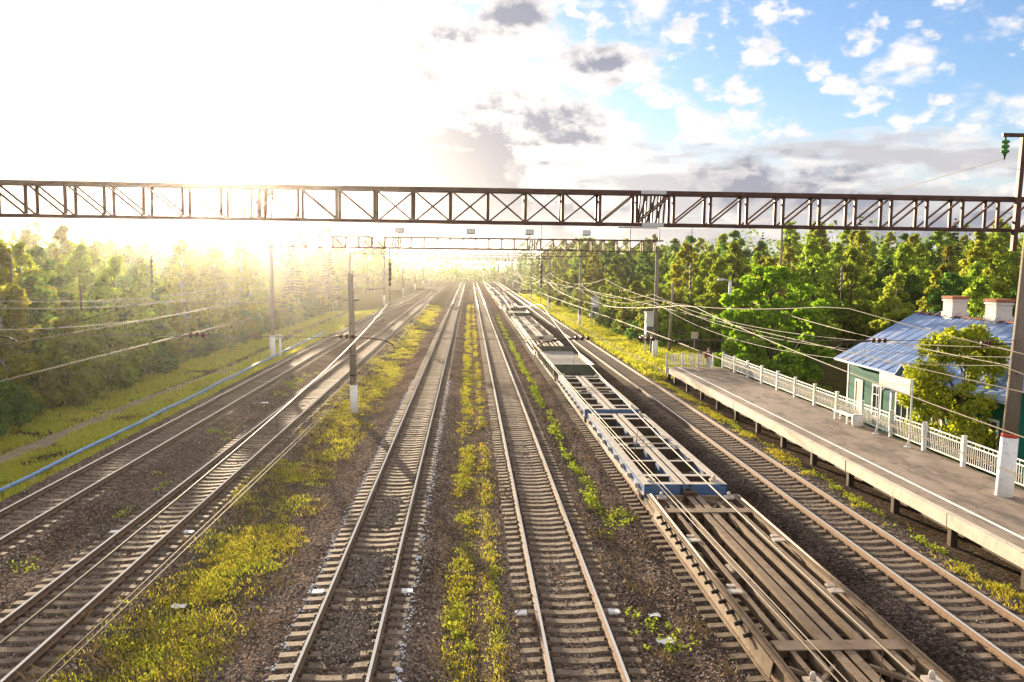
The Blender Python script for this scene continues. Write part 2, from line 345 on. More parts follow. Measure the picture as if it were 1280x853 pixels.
def cloud_noise(scale, off, detail=8, rough=.55, dist=.1):
    mp = nd(t, 'ShaderNodeMapping'); mp.inputs['Location'].default_value = off; L(cmb.outputs[0], mp.inputs[0])
    n = nd(t, 'ShaderNodeTexNoise'); n.inputs['Scale'].default_value = scale; n.inputs['Detail'].default_value = detail; n.inputs['Roughness'].default_value = rough; n.inputs['Distortion'].default_value = dist
    L(mp.outputs[0], n.inputs['Vector']); return n.outputs[0]
OFF = (3.1, 1.7, 0)
def layer(scale, off, step, bias):
    """one deck of cloud: density and how much of it turns away from the sun"""
    n0 = cloud_noise(scale, off); n1 = cloud_noise(scale, (off[0]+step[0], off[1], off[2]+step[1]))
    de = mth('MULTIPLY', mth('SUBTRACT', n0, bias), 9., clamp=True)
    sm_ = nd(t, 'ShaderNodeMapRange', interpolation_type='SMOOTHSTEP'); L(de, sm_.inputs['Value'])
    th_ = mth('MULTIPLY', mth('SUBTRACT', n0, mth('ADD', bias, .035)), 6., clamp=True)
    return sm_.outputs[0], th_, mth('MULTIPLY', mth('SUBTRACT', n0, n1), 7.)
dot = nd(t, 'ShaderNodeVectorMath', operation='DOT_PRODUCT'); L(nrm.outputs[0], dot.inputs[0]); dot.inputs[1].default_value = sdir
d = mth('MAXIMUM', dot.outputs['Value'], 0.)
bank = mth('SUBTRACT', 1., mth('MULTIPLY', mth('ABSOLUTE', mth('SUBTRACT', sep.outputs[2], .075)), 13.), clamp=True)   # the low bank of cloud, 2 to 9 degrees up
away = mth('MULTIPLY', mth('ADD', sep.outputs[0], .17), 9., clamp=True)      # 0 left of the sun, 1 from just right of it
bank = mth('MULTIPLY', bank, away)
thr = mth('MULTIPLY_ADD', bank, -.08, .50)
thr = mth('MULTIPLY_ADD', mth('POWER', d, 12.), -.05, thr)
behind = mth('ADD', mth('MULTIPLY_ADD', sep.outputs[1], -1.2, .2), mth('MULTIPLY', z, .9), clamp=True)      # unseen bright clouds added behind the viewer and overhead to lift the shadows
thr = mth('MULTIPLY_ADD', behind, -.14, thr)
# the darker clouds that stand right of the sun, by their bearing (degrees right of the line, degrees up) and size
big = None
for az_, el_, rad_ in ((-2.4, 14.0, 2.4), (-5.6, 11.0, 1.9), (-3.4, 12.0, 1.8), (-4.6, 8.8, 2.6), (2.0, 8.0, 4.2), (4.6, 8.6, 3.2), (-.8, 7.2, 3.6), (2.8, 15.8, 1.7), (8.4, 12.6, 2.0), (-6.6, 16.5, 1.5)):
    vd = Vector((math.sin(R(az_))*math.cos(R(el_)), math.cos(R(az_))*math.cos(R(el_)), math.sin(R(el_))))
    sb = nd(t, 'ShaderNodeVectorMath', operation='SUBTRACT'); L(nrm.outputs[0], sb.inputs[0]); sb.inputs[1].default_value = vd
    sc_ = nd(t, 'ShaderNodeVectorMath', operation='MULTIPLY'); L(sb.outputs[0], sc_.inputs[0]); sc_.inputs[1].default_value = (1, 1, 1.7)
    ln = nd(t, 'ShaderNodeVectorMath', operation='LENGTH'); L(sc_.outputs[0], ln.inputs[0])
    f = mth('SUBTRACT', 1., mth('DIVIDE', ln.outputs['Value'], R(rad_)*1.55), clamp=True)
    big = f if big is None else mth('MAXIMUM', big, f)
thr = mth('MULTIPLY_ADD', big, -.24, thr)
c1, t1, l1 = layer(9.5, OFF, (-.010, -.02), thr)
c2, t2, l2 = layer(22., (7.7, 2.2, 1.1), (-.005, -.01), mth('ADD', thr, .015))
bkn = nd(t, 'ShaderNodeVectorMath', operation='MULTIPLY'); L(cmb.outputs[0], bkn.inputs[0]); bkn.inputs[1].default_value = (1, 1, 3.2)
nb = nd(t, 'ShaderNodeTexNoise'); nb.inputs['Scale'].default_value = 5.; nb.inputs['Detail'].default_value = 7; nb.inputs['Roughness'].default_value = .5; L(bkn.outputs[0], nb.inputs['Vector'])
bk = mth('MULTIPLY', mth('SUBTRACT', mth('MULTIPLY_ADD', mth('MINIMUM', mth('MULTIPLY', bank, 1.6), 1.), .34, nb.outputs[0]), .655), 7., clamp=True)
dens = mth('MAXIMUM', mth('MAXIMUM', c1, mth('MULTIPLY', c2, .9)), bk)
lit = mth('ADD', mth('ADD', l1, mth('MULTIPLY', l2, .5)), mth('MULTIPLY_ADD', big, -.75, .78), clamp=True)
lit = mth('SUBTRACT', lit, mth('MULTIPLY', bk, mth('MULTIPLY_ADD', nb.outputs[0], 2.4, -.42)), clamp=True)
shade = mth('MULTIPLY', mth('SUBTRACT', 1., lit), mth('ADD', mth('MULTIPLY_ADD', t1, .85, .25), mth('MULTIPLY', bk, .4)), clamp=True)
shade = mth('MULTIPLY', shade, away)
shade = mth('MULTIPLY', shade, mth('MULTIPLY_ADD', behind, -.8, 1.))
ccol = nd(t, 'ShaderNodeMixRGB'); L(shade, ccol.inputs[0]); ccol.inputs[1].default_value = (4.7, 4.4, 4.1, 1); ccol.inputs[2].default_value = (1.35, 1.4, 1.75, 1)
# clear sky: Nishita, lifted to what the photograph's exposure shows
skm = nd(t, 'ShaderNodeMixRGB', blend_type='MULTIPLY'); skm.inputs[0].default_value = 1; L(sky.outputs[0], skm.inputs[1]); skm.inputs[2].default_value = (.6, .71, .96, 1)
# glow of the low sun in the air, dimmed by the clouds in front of it
glow = mth('ADD', mth('MULTIPLY', mth('POWER', d, 80.), 3.6), mth('MULTIPLY', mth('POWER', d, 400.), 6.))
glow = mth('ADD', glow, mth('MULTIPLY', mth('POWER', d, 6000.), 60.))
def tinted(fac):
    gx = nd(t, 'ShaderNodeCombineXYZ'); [L(fac, gx.inputs[i]) for i in range(3)]
    gc = nd(t, 'ShaderNodeMixRGB', blend_type='MULTIPLY'); gc.inputs[0].default_value = 1; gc.inputs[1].default_value = (1, .93, .8, 1); L(gx.outputs[0], gc.inputs[2]); return gc.outputs[0]
def added(a_, b_):
    n = nd(t, 'ShaderNodeMixRGB', blend_type='ADD'); n.inputs[0].default_value = 1; L(a_, n.inputs[1]); L(b_, n.inputs[2]); return n.outputs[0]
mixc = nd(t, 'ShaderNodeMixRGB'); L(mth('MULTIPLY', dens, .94), mixc.inputs[0])
hzn = nd(t, 'ShaderNodeMixRGB'); L(mth('POWER', mth('SUBTRACT', 1., mth('MULTIPLY', z, 5.), clamp=True), 1.6), hzn.inputs[0]); L(skm.outputs[0], hzn.inputs[1]); hzn.inputs[2].default_value = (2.9, 2.95, 3.15, 1)
L(added(hzn.outputs[0], tinted(glow)), mixc.inputs[1]); L(added(ccol.outputs[0], tinted(mth('MULTIPLY', glow, mth('MULTIPLY_ADD', shade, -.42, .46)))), mixc.inputs[2])
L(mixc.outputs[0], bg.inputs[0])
w.cycles.sampling_method = 'MANUAL'; w.cycles.sample_map_resolution = 1024

scene.view_settings.view_transform = 'Standard'; scene.view_settings.look = 'None'
scene.view_settings.gamma = 1; scene.view_settings.exposure = 2.34
cy = scene.cycles
cy.max_bounces = 6; cy.diffuse_bounces = 3; cy.glossy_bounces = 3; cy.transmission_bounces = 4; cy.volume_bounces = 0; cy.transparent_max_bounces = 8
cy.caustics_reflective = False; cy.caustics_refractive = False
cy.use_denoising = True; cy.sample_clamp_indirect = 4.
scene.render.engine = 'CYCLES'

# ------------------------------------------------------------------ haze
hz, ht, hb = new_mat('evening_haze'); ht.nodes.remove(hb)
pv = ht.nodes.new('ShaderNodeVolumePrincipled'); pv.inputs['Color'].default_value = (1, .97, .92, 1)
pv.inputs['Density'].default_value = .00017; pv.inputs['Anisotropy'].default_value = .92
ht.links.new(pv.outputs[0], ht.nodes['Material Output'].inputs['Volume'])
mb = MB(); mb.box(-1500, 1500, -300, 1800, -7, 36)
tag(mb.build('haze', hz), kind='stuff')

# ------------------------------------------------------------------ ground
TR = {'A': -15.22, 'B': -10.33, 'C': -2.85, 'D': 2.6, 'E': 7.36, 'F': 12.98}
def zprof(x, y):
    x = np.asarray(x, float); y = np.asarray(y, float)
    z = np.full(np.broadcast(x, y).shape, -.52)
    for c in TR.values():
        a = np.abs(x-c)
        z = np.maximum(z, np.where(a < 1.75, -.245, -.245 - (a-1.75)*.33))
    z = np.where((x > -1.3) & (x < 1.2), np.maximum(z, -.42), z)
    l = np.clip((-17.2-x)/5., 0, 1); z = z - l*.55
    r = np.clip((x-20.6)/2.5, 0, 1); near = np.clip((74-y)/6., 0, 1)
    z = z - r*near*.75 - np.clip((x-15.)/2, 0, 1)*near*.12
    zr = np.clip((x-26)/30, 0, 1)*np.clip((y-90)/60, 0, 1)*1.5
    z = z + zr*(1-near) + (x > 14.8)*(1-near)*.12
    z = z + (fnoise(x, y, 3.)-.5)*.05 + (vnoise(x, y, .6)-.5)*.012
    return z
xs = np.concatenate([[-1400,-700,-300,-150,-90,-60,-45,-36,-30,-27], np.arange(-25, 24, .4), np.arange(24, 40, 2), [45,60,80,110,150,220,350,700,1400]])
ys = np.concatenate([[-250,-60,-10], np.arange(6, 75, .5), np.arange(75, 160, 2), np.arange(160, 420, 10), [450,520,650,900,1200,1700]])
gx_, gy_ = np.meshgrid(xs, ys); gz_ = zprof(gx_, gy_)
far = (np.abs(gx_) > 60) | (gy_ > 420); gz_ = np.where(far, -.6, gz_)
nx, ny = len(xs), len(ys)
me = bpy.data.meshes.new('ground'); vv = np.stack([gx_.ravel(), gy_.ravel(), gz_.ravel()], 1)
ii = (np.arange(ny-1)[:,None]*nx + np.arange(nx-1)[None,:]).ravel()
me.from_pydata(vv.tolist(), [], np.stack([ii, ii+1, ii+1+nx, ii+nx], 1).tolist()); me.materials.append(M['ground'])
me.polygons.foreach_set('use_smooth', np.ones(len(ii), bool)); me.update()
tag(link('ground', me), kind='structure')
def gz(x, y): return float(zprof(x, y))

def strip(name, pts, w0, mat, dz=.06):
    """a footpath draped on the ground"""
    mb = MB(); P = [Vector((x, y, 0)) for x, y in pts]; rows = []
    for i, p in enumerate(P):
        dd = (P[min(i+1,len(P)-1)]-P[max(i-1,0)]).normalized(); n = Vector((dd.y, -dd.x, 0)); row = []
        for k in (-1, -.4, .4, 1):
            q = p + n*k*w0*(.8+.4*random.random())*.5
            row.append((q.x, q.y, gz(q.x, q.y)+dz+(.012 if abs(k) < .9 else -.04)))
        rows.append(row)
    for a, b in zip(rows, rows[1:]):
        for k in range(3): mb.face((a[k], a[k+1], b[k+1], b[k]), 0, True)
    return tag(mb.build(name, mat), kind='structure')
strip('footpath', [(16.35 + .25*math.sin(y*.11), y) for y in np.arange(69, 170, 1.5)], 1.15, M['path'])
strip('footpath', [(-22.0 + .4*math.sin(y*.09) + max(0, (y-60))*.02, y) for y in np.arange(24, 160, 1.5)], 1.5, M['path'])

# ballast stones near the camera: nobody could count them
def stones(name, n, fx, fy, size, mat, z_off=0.):
    x = fx(n); y = fy(n); zz = zprof(x, y)
    s = size*(.5+rng.random(n)**1.6*1.1)
    base = np.array([(1,0,0),(0,1,0),(-1,0,0),(0,-1,0),(0,0,1.)])
    jit = base[None]*(.7+.6*rng.random((n,5,1))) ; a = rng.random(n)*6.28
    ca, sa = np.cos(a)[:,None], np.sin(a)[:,None]
    px = (jit[:,:,0]*ca - jit[:,:,1]*sa)*s[:,None] + x[:,None]; py = (jit[:,:,0]*sa + jit[:,:,1]*ca)*s[:,None] + y[:,None]
    pz = jit[:,:,2]*s[:,None]*.85 + zz[:,None] - .006 + z_off
    pz[:, :4] += (rng.random((n,4))-.5)*s[:,None]*.8
    v = np.stack([px, py, pz], 2)
    tri = np.array([(0,1,4),(1,2,4),(2,3,4),(3,0,4)])
    me = bpy.data.meshes.new(name); me.from_pydata(v.reshape(-1,3).tolist(), [], (tri[None]+ (np.arange(n)*5)[:,None,None]).reshape(-1,3).tolist())
    me.materials.append(mat); me.update(); return tag(link(name, me), kind='stuff')
def y_near(n): return 13.5 + (rng.random(n)**1.7)*44
stones('ballast_stones', 150000, lambda n: np.concatenate([rng.uniform(-17.6, 8.4, n-n//9), rng.uniform(11.4, 15.3, n//9)]), y_near, .034, M['stone'])
def x_m(n): return TR['C'] + np.clip(rng.normal(0, .28, n), -.62, .62)
def y_m(n): k = np.array([19.5, 20.6, 23.8, 24.9, 15.2, 29.5, 31.])[rng.integers(0, 7, n)]; return k + rng.normal(0, .5, n)
stones('ballast_stones', 9000, x_m, y_m, .034, M['stone'], .05)
def x_c(n):
    side = np.where(rng.random(n) < .5, -1, 1); return TR['C'] + side*(1.36 + rng.normal(0, .07, n))
def y_c(n): k = rng.integers(0, 95, n); return 14 + k*.543 + rng.normal(0, .12, n)
stones('pale_chippings', 2200, x_c, y_c, .03, M['white_stone'], .02)

# ------------------------------------------------------------------ tracks
RAIL = [(-.036,-.038),(-.036,-.014),(-.028,-.004),(-.012,0),(.012,0),(.028,-.004),(.036,-.014),(.036,-.038),(.01,-.052),(.01,-.145),(.072,-.16),(.072,-.175),(-.072,-.175),(-.072,-.16),(-.01,-.145),(-.01,-.052)]
RM = [0,1,1,1,1,1,0] + [0]*9
RS = [0,1,1,1,1,1,0] + [0]*9
def rail_mesh():
    mb = MB()
    mb.prism([(p[0], p[1]) for p in RAIL], 'y', 8, 432, RM, RS)
    return mb.mesh('rail', [M['rail_side'], M['rail_head']])
RME = rail_mesh()
def sleeper_mb(mb, y0=0., xo=0., z0=0.):
    prof = [(-1.35,-.20),(-1.05,-.18),(-.5,-.18),(-.22,-.215),(.22,-.215),(.5,-.18),(1.05,-.18),(1.35,-.20)]
    rows = []
    for x, zz in prof:
        rows.append([(xo+x, y0-.15, z0-.36), (xo+x, y0-.115, z0+zz), (xo+x, y0+.115, z0+zz), (xo+x, y0+.15, z0-.36)])
    for a, b in zip(rows, rows[1:]):
        for k in range(3): mb.face((a[k], b[k], b[k+1], a[k+1]))
    mb.face(rows[0][::-1]); mb.face(rows[-1])
mb = MB(); sleeper_mb(mb)
for s in (-.795, .795):
    for k in (-1, 1):
        mb.box(s+k*.115-.035, s+k*.115+.035, -.06, .06, -.182, -.145, 1); mb.box(s+k*.115-.012, s+k*.115+.012, -.012, .012, -.15, -.115, 1)
SLP = mb.mesh('sleeper', [M['sleeper'], M['clip']])
mb = MB(); sleeper_mb(mb)
for i in (0, 1, 2, 18, 19, 20, 21, 22): mb.m[i] = 1
SLP_W = mb.mesh('sleeper', [M['sleeper'], M['whitewash']])
TL = {'A': 'railway track farthest left, beside the grass and blue pipe',
      'B': 'railway track with glinting rails just left of the wide grass strip',
      'C': 'railway track right of the wide grass strip with pale spots at its sleeper ends',
      'D': 'railway track between the narrow weed strip and the row of flat wagons',
      'E': 'railway track carrying the row of flat wagons',
      'F': 'railway track running alongside the station platform'}
for k, xc in TR.items():
    tr = thing('railway_track', TL[k], 'railway track', (xc, 0, 0), 'tracks of the railway line')
    for s in (-.795, .795): link('rail', RME, tr, (s, 0, 0))
    y0 = {'A': 24, 'B': 15, 'C': 13.5, 'D': 13.5, 'E': 13, 'F': 14}[k] + random.random()*.3
    for i in range(100):
        o = link('sleeper', SLP_W if (k, i) in (('D', 14), ('C', 17), ('B', 24)) else SLP, tr, (random.uniform(-.03,.03), y0 + i*.543 + random.uniform(-.03,.03), random.uniform(-.02,.008)))
        o.rotation_euler.z = random.uniform(-.02,.02)
    mb = MB(); y = y0 + 100*.543
    while y < 330: sleeper_mb(mb, y, 0, random.uniform(-.02,.008)); y += .543
    tag(mb.build('sleeper', M['sleeper'], tr), kind='stuff')

# ------------------------------------------------------------------ gantries
ZB, ZT = 9.98, 11.04
def mast_mb(h, r0=.27, r1=.17, white=2.3, n=10, band=True):
    mb = MB()
    rr = lambda z_: r0 + (r1-r0)*z_/h
    mb.lathe(0, 0, [(rr(0)+.015, -.8), (rr(0)+.015, white)], n, 1)
    if band: mb.lathe(0, 0, [(rr(white)+.02, white), (rr(white)+.02, white+.14)], n, 2)
    w2 = white + (.14 if band else 0)
    mb.lathe(0, 0, [(rr(w2), w2), (rr(h), h)], n, 0)
    return mb
def truss(root, x0, x1, detailed=True):
    D = .75; steel = M['gantry']; top = ZT; bot = ZB
    if not detailed:
        mb = MB()
        for yy in (0, D):
            mb.bar((x0,yy,top),(x1,yy,top),.14,.14); mb.bar((x0,yy,bot),(x1,yy,bot),.12,.12)
            x = x0
            while x < x1-.5: mb.bar((x,yy,bot),(x,yy,top),.06); mb.bar((x,yy,bot if x > .5 else top),(min(x+1.24,x1),yy,top if x > .5 else bot),.05); x += 1.24
        mb.build('truss', steel, root); return
    for yy in (0, D):
        mb = MB(); mb.box(x0, x1, yy-.08, yy+.012, top-.02, top+.1); mb.build('top_chord', steel, root)
        mb = MB(); mb.box(x0, x1, yy-.07, yy+.012, bot, bot+.09); mb.build('bottom_chord', steel, root)
    us = set(); x = .59
    xs_ = [.59 + 1.24*i for i in range(-40, 40)]
    xs_ = [q for q in xs_ if x0+.1 < q < x1-.1]
    mu = MB().mesh
    for x in xs_:
        for yy in (-.03, D-.03):
            mb = MB(); mb.bar((0,0,bot+.1),(0,0,top-.02),.1,.07); mb.build('upright', steel, root, (x, yy, 0))
            right = (x > 3.6) or (x > -3.2 and yy > 0)      # which way the brace leans
            if x + 1.24 < x1:
                mb = MB(); a, b = (bot+.09, top-.02) if right else (top-.02, bot+.09)
                mb.bar((.05,0,a),(1.19,0,b),.095,.05); mb.build('diagonal_brace', steel, root, (x, yy+.03, 0))
    # lacing between the two faces, top and bottom
    mt, mb2 = MB(), MB()
    for i, x in enumerate(xs_[:-1]):
        for m_, zz in ((mt, top+.05), (mb2, bot+.04)):
            m_.bar((x, 0, zz), (x, D-.08, zz), .05); m_.bar((x, 0 if i%2 else D-.08, zz-.03), (x+1.24, D-.08 if i%2 else 0, zz-.03), .04)
    mt.build('top_lacing', steel, root); mb2.build('bottom_lacing', steel, root)
    # splices, where the sections of the beam are bolted together
    for xx in (6.1, -7.0):
        mb = MB()
        for q in (-.35,-.12,.12,.35):
            for yy in (-.03, D-.03): mb.bar((xx+q, yy, bot+.1), (xx+q+.05, yy, top-.02), .055)
        for q in (-.5,-.2,.1): mb.bar((xx+q, .0, bot+.1), (xx+q+.35, D*.5, top-.03), .045)
        mb.build('splice_braces', steel, root)
        mb = MB(); mb.box(xx-.42, xx+.42, -.115, -.083, top-.015, top+.09); mb.build('splice_plate', M['plate_pale'] if xx > 0 else M['gantry'], root)
        mb = MB(); mb.box(xx-.36, xx+.36, -.1, -.073, bot-.02, bot+.1); mb.build('splice_plate', M['plate_pale'] if xx > 0 else M['gantry'], root)
Y1, Y2 = 28.75, 82.9
g1 = thing('gantry', 'big dark brown lattice gantry beam crossing all the tracks in front of the sky', 'gantry', (0, Y1, 0), 'gantries over the tracks')
truss(g1, -19.3, 21.5)
m_ = mast_mb(10.1, .29, .19, 2.15); o = m_.build('mast', [M['concrete'], M['whitewash'], M['red_band']], g1, (19.45, .95, .5)); o['label'] = 'concrete mast with white base and red band standing on the platform'; o.rotation_euler.y = .036
mb = MB(); mb.bar((18.4,-.3,9.3),(18.52,-.3,13.1),.15,.15); mb.box(17.78, 19.4, -.36, -.24, 13.1, 13.22)
mb.build('steel_extension', M['gantry'], g1)
m_ = mast_mb(10.6); m_.build('mast', [M['concrete'], M['whitewash'], M['red_band']], g1, (-18.9, .95, -.6))
g2 = thing('gantry', 'second lattice gantry down the line, carrying floodlights on its beam', 'gantry', (0, Y2, 0), 'gantries over the tracks')
truss(g2, -18.9, 18.7)
for x in (-18.85, 18.25):
    m_ = mast_mb(10.9, .25, .16, 1.9, band=False); m_.build('mast', [M['concrete'], M['whitewash'], M['red_band']], g2, (x, .38, -.35))
for i, yy in enumerate((136, 190, 243, 297, 350, 404)):
    g = thing('gantry', 'third lattice gantry down the line, just under the second in view' if i == 0 else 'small distant lattice gantry far down the hazy line', 'gantry', (0, yy, 0), 'gantries over the tracks')
    truss(g, -18.8, 18.6, False)
    for x in (-18.7, 17.6):
        mast_mb(10.9, .25, .16, 1.9, band=False).build('mast', [M['concrete'], M['whitewash'], M['red_band']], g, (x, .38, -.35))
# cross arm on the second gantry's right mast
mb = MB(); mb.bar((14.2,-.2,12.3),(18.3,-.2,12.3),.1); mb.bar((15.4,-.2,11.2),(15.4,-.2,12.3),.1); mb.bar((18.25,-.2,11.),(18.25,-.2,12.3),.1)
mb.build('cross_arm', M['gantry'], g2)

# floodlights standing on the second gantry
def floodlight(x, label):
    f = thing('floodlight', label, 'floodlight', (x, Y2+.3, ZT+.16), 'floodlights on the second gantry')
    mb = MB(); mb.bar((0,0,-.02),(0,0,.35),.08); mb.box(-.2,.2,-.06,.06,-.02,.03); mb.build('stand', M['gantry'], f)
    mb = MB(); mb.prism([(-.28,.35),(.22,.28),(.30,.72),(-.24,.8)], 'x', -.42, .42); mb.build('housing', M['box_dark'], f)
    mb = MB(); mb.face([(-.36,-.30,.37),(.36,-.30,.37),(.36,-.265,.77),(-.36,-.265,.77)]); mb.build('lens', M['lamp_glass'], f)
for x, q in ((-13.7,'leftmost'),(-6.7,'second from the left'),(.1,'middle'),(5.7,'second from the right'),(11.2,'rightmost')):
    floodlight(x, f'boxy floodlight on the second gantry, {q} of the row')

# ------------------------------------------------------------------ overhead wires
SUP = [-24.5, Y1+.35, Y2+.35, 136.35, 190.35, 243.35, 297.35]
def msg_z(y, zs=7.35, sag=1.05):
    for a, b in zip(SUP, SUP[1:]):
        if a <= y <= b: u = (y-a)/(b-a); return zs - 4*sag*u*(1-u)
    return zs
WL = {'A': 'over the farthest left track', 'B': 'over the second track from the left', 'C': 'over the third track from the left',
      'D': 'over the track left of the wagons', 'E': 'over the flat wagons', 'F': 'over the platform track'}
for k, xc in TR.items():
    ow = thing('overhead_line', 'pale contact and carrier wires strung ' + WL[k], 'overhead wire', (xc, 0, 0), 'overhead wires along the tracks')
    sgn = 1 if k in 'ACE' else -1
    def stag(y): return sgn*.3*math.cos(math.pi*(y-SUP[1])/53.9)
    for off in (-.03, .03):
        mb = MB(); mb.tube([(stag(y)+off, y, 5.86) for y in np.arange(2, 297, 5.9)], .007, 4, caps=False); mb.build('contact_wire', M['wire'], ow)
    mb = MB(); mb.tube([(stag(y)*.6, y, msg_z(y)) for y in np.arange(2, 297, 2.2)], .011, 5, caps=False); mb.build('carrier_wire', M['wire'], ow)
    for y in np.arange(5, 140, 7.3):
        if abs(y-SUP[1]) < 2: continue
        mb = MB(); mb.tube([(stag(y)*.6, y, msg_z(y)), (stag(y), y, 5.87)], .004, 4, caps=False); mb.build('dropper', M['wire'], ow)
    # hangers under the first two gantries and the arm that steadies the wire
    for gi, yy in enumerate((Y1+.35, Y2+.35)):
        hg = thing('insulator_hanger', f'slim insulator string under the {"near" if gi == 0 else "second"} gantry {WL[k]}', 'insulator', (xc + stag(yy)*.6, yy, 0), 'insulators under the gantries')
        mb = MB(); mb.tube([(0,0,ZB-.02),(0,0,8.75)], .009, 5); mb.tube([(0,0,7.35),(0,0,7.9)], .009, 5); mb.build('rod', M['dark_iron'], hg)
        mb = MB(); mb.lathe(0,0,[(.03,7.88)] + sum([[(.052,7.9+.17*i),(.052,7.93+.17*i),(.02,8.0+.17*i)] for i in range(5)], []) + [(.03,8.77)], 8); mb.build('disc_string', M['cable'], hg)
        s2 = -sgn
        ar = thing('registration_arm', f'dark steady arm at the {"near" if gi == 0 else "second"} gantry {WL[k]}', 'steady arm', (xc + stag(yy), yy, 0), 'steady arms at the gantries')
        mb = MB(); mb.tube([(0,0,5.87),(s2*.25,0,6.02),(s2*1.25,0,6.15)], .025, 6); mb.build('arm_tube', M['dark_iron'], ar)
        mb = MB()
        for q in (1.3, 1.5, 1.7): mb.tube([(s2*q,0,6.16),(s2*(q+.03),0,6.16),(s2*(q+.09),0,6.16),(s2*(q+.12),0,6.16)], [.03,.085,.08,.03], 8)
        mb.tube([(s2*1.25,0,6.155),(s2*1.95,0,6.17)], .02, 5); mb.build('insulator', M['insul_brown'], ar)
for gi, (yy, xa, xb) in enumerate(((Y1+.35, -18.9, 19.4), (Y2+.35, -18.8, 18.2))):
    mb = MB(); mb.tube([(x, yy+.05, 6.2 - .1*math.sin((x-xa)/(xb-xa)*math.pi)) for x in np.linspace(xa, xb, 24)], .012, 4, caps=False)
    tag(mb.build('cross_cable', M['cable']), f'thin dark cable stretched across all tracks below the {"near" if gi == 0 else "second"} gantry', 'cable', 'cross cables')

def wire(name, pts, sag, rad, label, group, mat='cable'):
    mb = MB(); path = []
    for a, b in zip(pts, pts[1:]):
        a = Vector(a); b = Vector(b)
        for i in range(19):
            u = i/18; p = a.lerp(b, u); p.z -= 4*sag*u*(1-u)
            if not path or (p - Vector(path[-1])).length > 1e-4: path.append(tuple(p))
    mb.tube(path, rad, 4, caps=False)
    return tag(mb.build(name, M[mat]), label, 'wire', group)
RP = [(19.2, -25), (19.3, Y1+.9), (18.25, Y2+.38), (16.75, 129), (15.9, 169), (15.75, 218), (15.6, 270)]
for i, (zz, dx, sg) in enumerate(((5.9, -.35, 1.1), (5.55, .25, 1.35), (5.25, -.3, 1.6))):
    wire('feeder_cable', [(x+dx, y, zz) for x, y in RP], sg, .013, 'pale sagging cable strung between the masts on the platform side, ' + ('topmost', 'middle', 'lowest')[i] + ' of three', 'feeder cables right of the tracks')
LPs = [(-18.9, -25), (-19.2, Y1+.95), (-19.2, Y2+.38), (-19.1, 136.4), (-19.0, 190.4), (-19.0, 243.4)]
for i, (zz, dx, sg) in enumerate(((7.3, -.5, 1.0), (7.0, .2, 1.0), (6.2, -.35, 1.2))):
    wire('feeder_cable', [(x+dx, y, zz) for x, y in LPs], sg, .014, 'sunlit cable along the left woods, ' + ('topmost', 'middle', 'lowest')[i] + ' of three', 'feeder cables left of the tracks')
wire('power_wire', [(17.9, Y1-.3, 12.4), (18., Y2, 12.35)], .9, .012, 'thin wire leaving the green insulator at the top of the right mast', 'high wires')
wire('lamp_cable', [(18.3, Y2+.4, 5.6), (26.1, 84.5, 6.0), (19.6, Y1+1.1, 5.2)], .5, .017, 'thick pale cable sagging past the street lamp towards the near mast', 'lamp cables')

# insulator on the top cross arm
gi_ = thing('glass_insulator', 'green glass insulator hanging from the cross arm above the right mast', 'insulator', (17.9, Y1-.3, 13.1))
mb = MB(); mb.lathe(0,0,[(.03,0),(.03,-.1)],8); mb.lathe(0,0,[(.04,-.62),(.02,-.75)],8); mb.build('cap', M['dark_iron'], gi_)
mb = MB(); mb.lathe(0,0,[(.05,-.1)]+sum([[(.14,-.14-.16*i),(.13,-.19-.16*i),(.06,-.24-.16*i)] for i in range(3)],[])+[(.05,-.62)],12); mb.build('glass_disc', M['insul_green'], gi_)
# insulators on the mast beside the platform
ib = thing('mast_bracket', 'dark bracket with a brown insulator reaching from the near mast towards the track', 'bracket', (19.2, Y1+.7, 6.05))
mb = MB(); mb.tube([(0,0,0),(-1.1,0,-.02)], .03, 6); mb.build('arm_tube', M['dark_iron'], ib)
mb = MB()
for q in (-.75,-.88,-1.01): mb.tube([(q,0,0),(q-.02,0,0),(q-.07,0,0),(q-.1,0,0)], [.04,.13,.12,.04], 8)
mb.build('insulator', M['insul_brown'], ib)

# ------------------------------------------------------------------ poles
def pole(name, label, x, y, h, r0, r1, white, extra=None, lean=0., group='poles along the line', band=False):
    p = thing(name, label, 'pole', (x, y, gz(x, y)), group); p.rotation_euler.y = lean
    mb = MB(); rr = lambda q: r0+(r1-r0)*q/h
    mb.lathe(0,0,[(rr(white), white),(rr(h), h)], 10); mb.build('shaft', M['concrete'], p)
    if white: 
        mb = MB(); mb.lathe(0,0,[(rr(0)+.02,-.5),(rr(white)+.015, white)], 10); mb.build('white_base', M['whitewash'], p)
    if extra: extra(p)
    return p
def bands(p):
    for q in (2.3, 3.5, 4.6):
        mb = MB(); mb.lathe(0,0,[(.22,q),(.22,q+.08)],10); mb.build('clamp_band', M['dark_iron'], p)
    mb = MB(); mb.bar((-.5,0,6.9),(.5,0,6.9),.07); mb.bar((0,-.15,5.5),(0,-.5,5.5),.06); mb.build('cross_arm', M['dark_iron'], p)
pole('line_pole', 'brown concrete pole with whitewashed base standing in the wide grass strip', -6.95, 52.3, 8.5, .23, .16, 1.75, bands, lean=-.025)
def topbox(p):
    mb = MB(); mb.bar((-.7,0,9.0),(.7,0,9.0),.09); mb.build('cross_arm', M['dark_iron'], p)
    for q in (-.6, 0, .6):
        mb = MB(); mb.lathe(q,0,[(.03,9.04),(.08,9.1),(.08,9.2),(.03,9.28)],8); mb.build('insulator', M['insul_brown'], p)
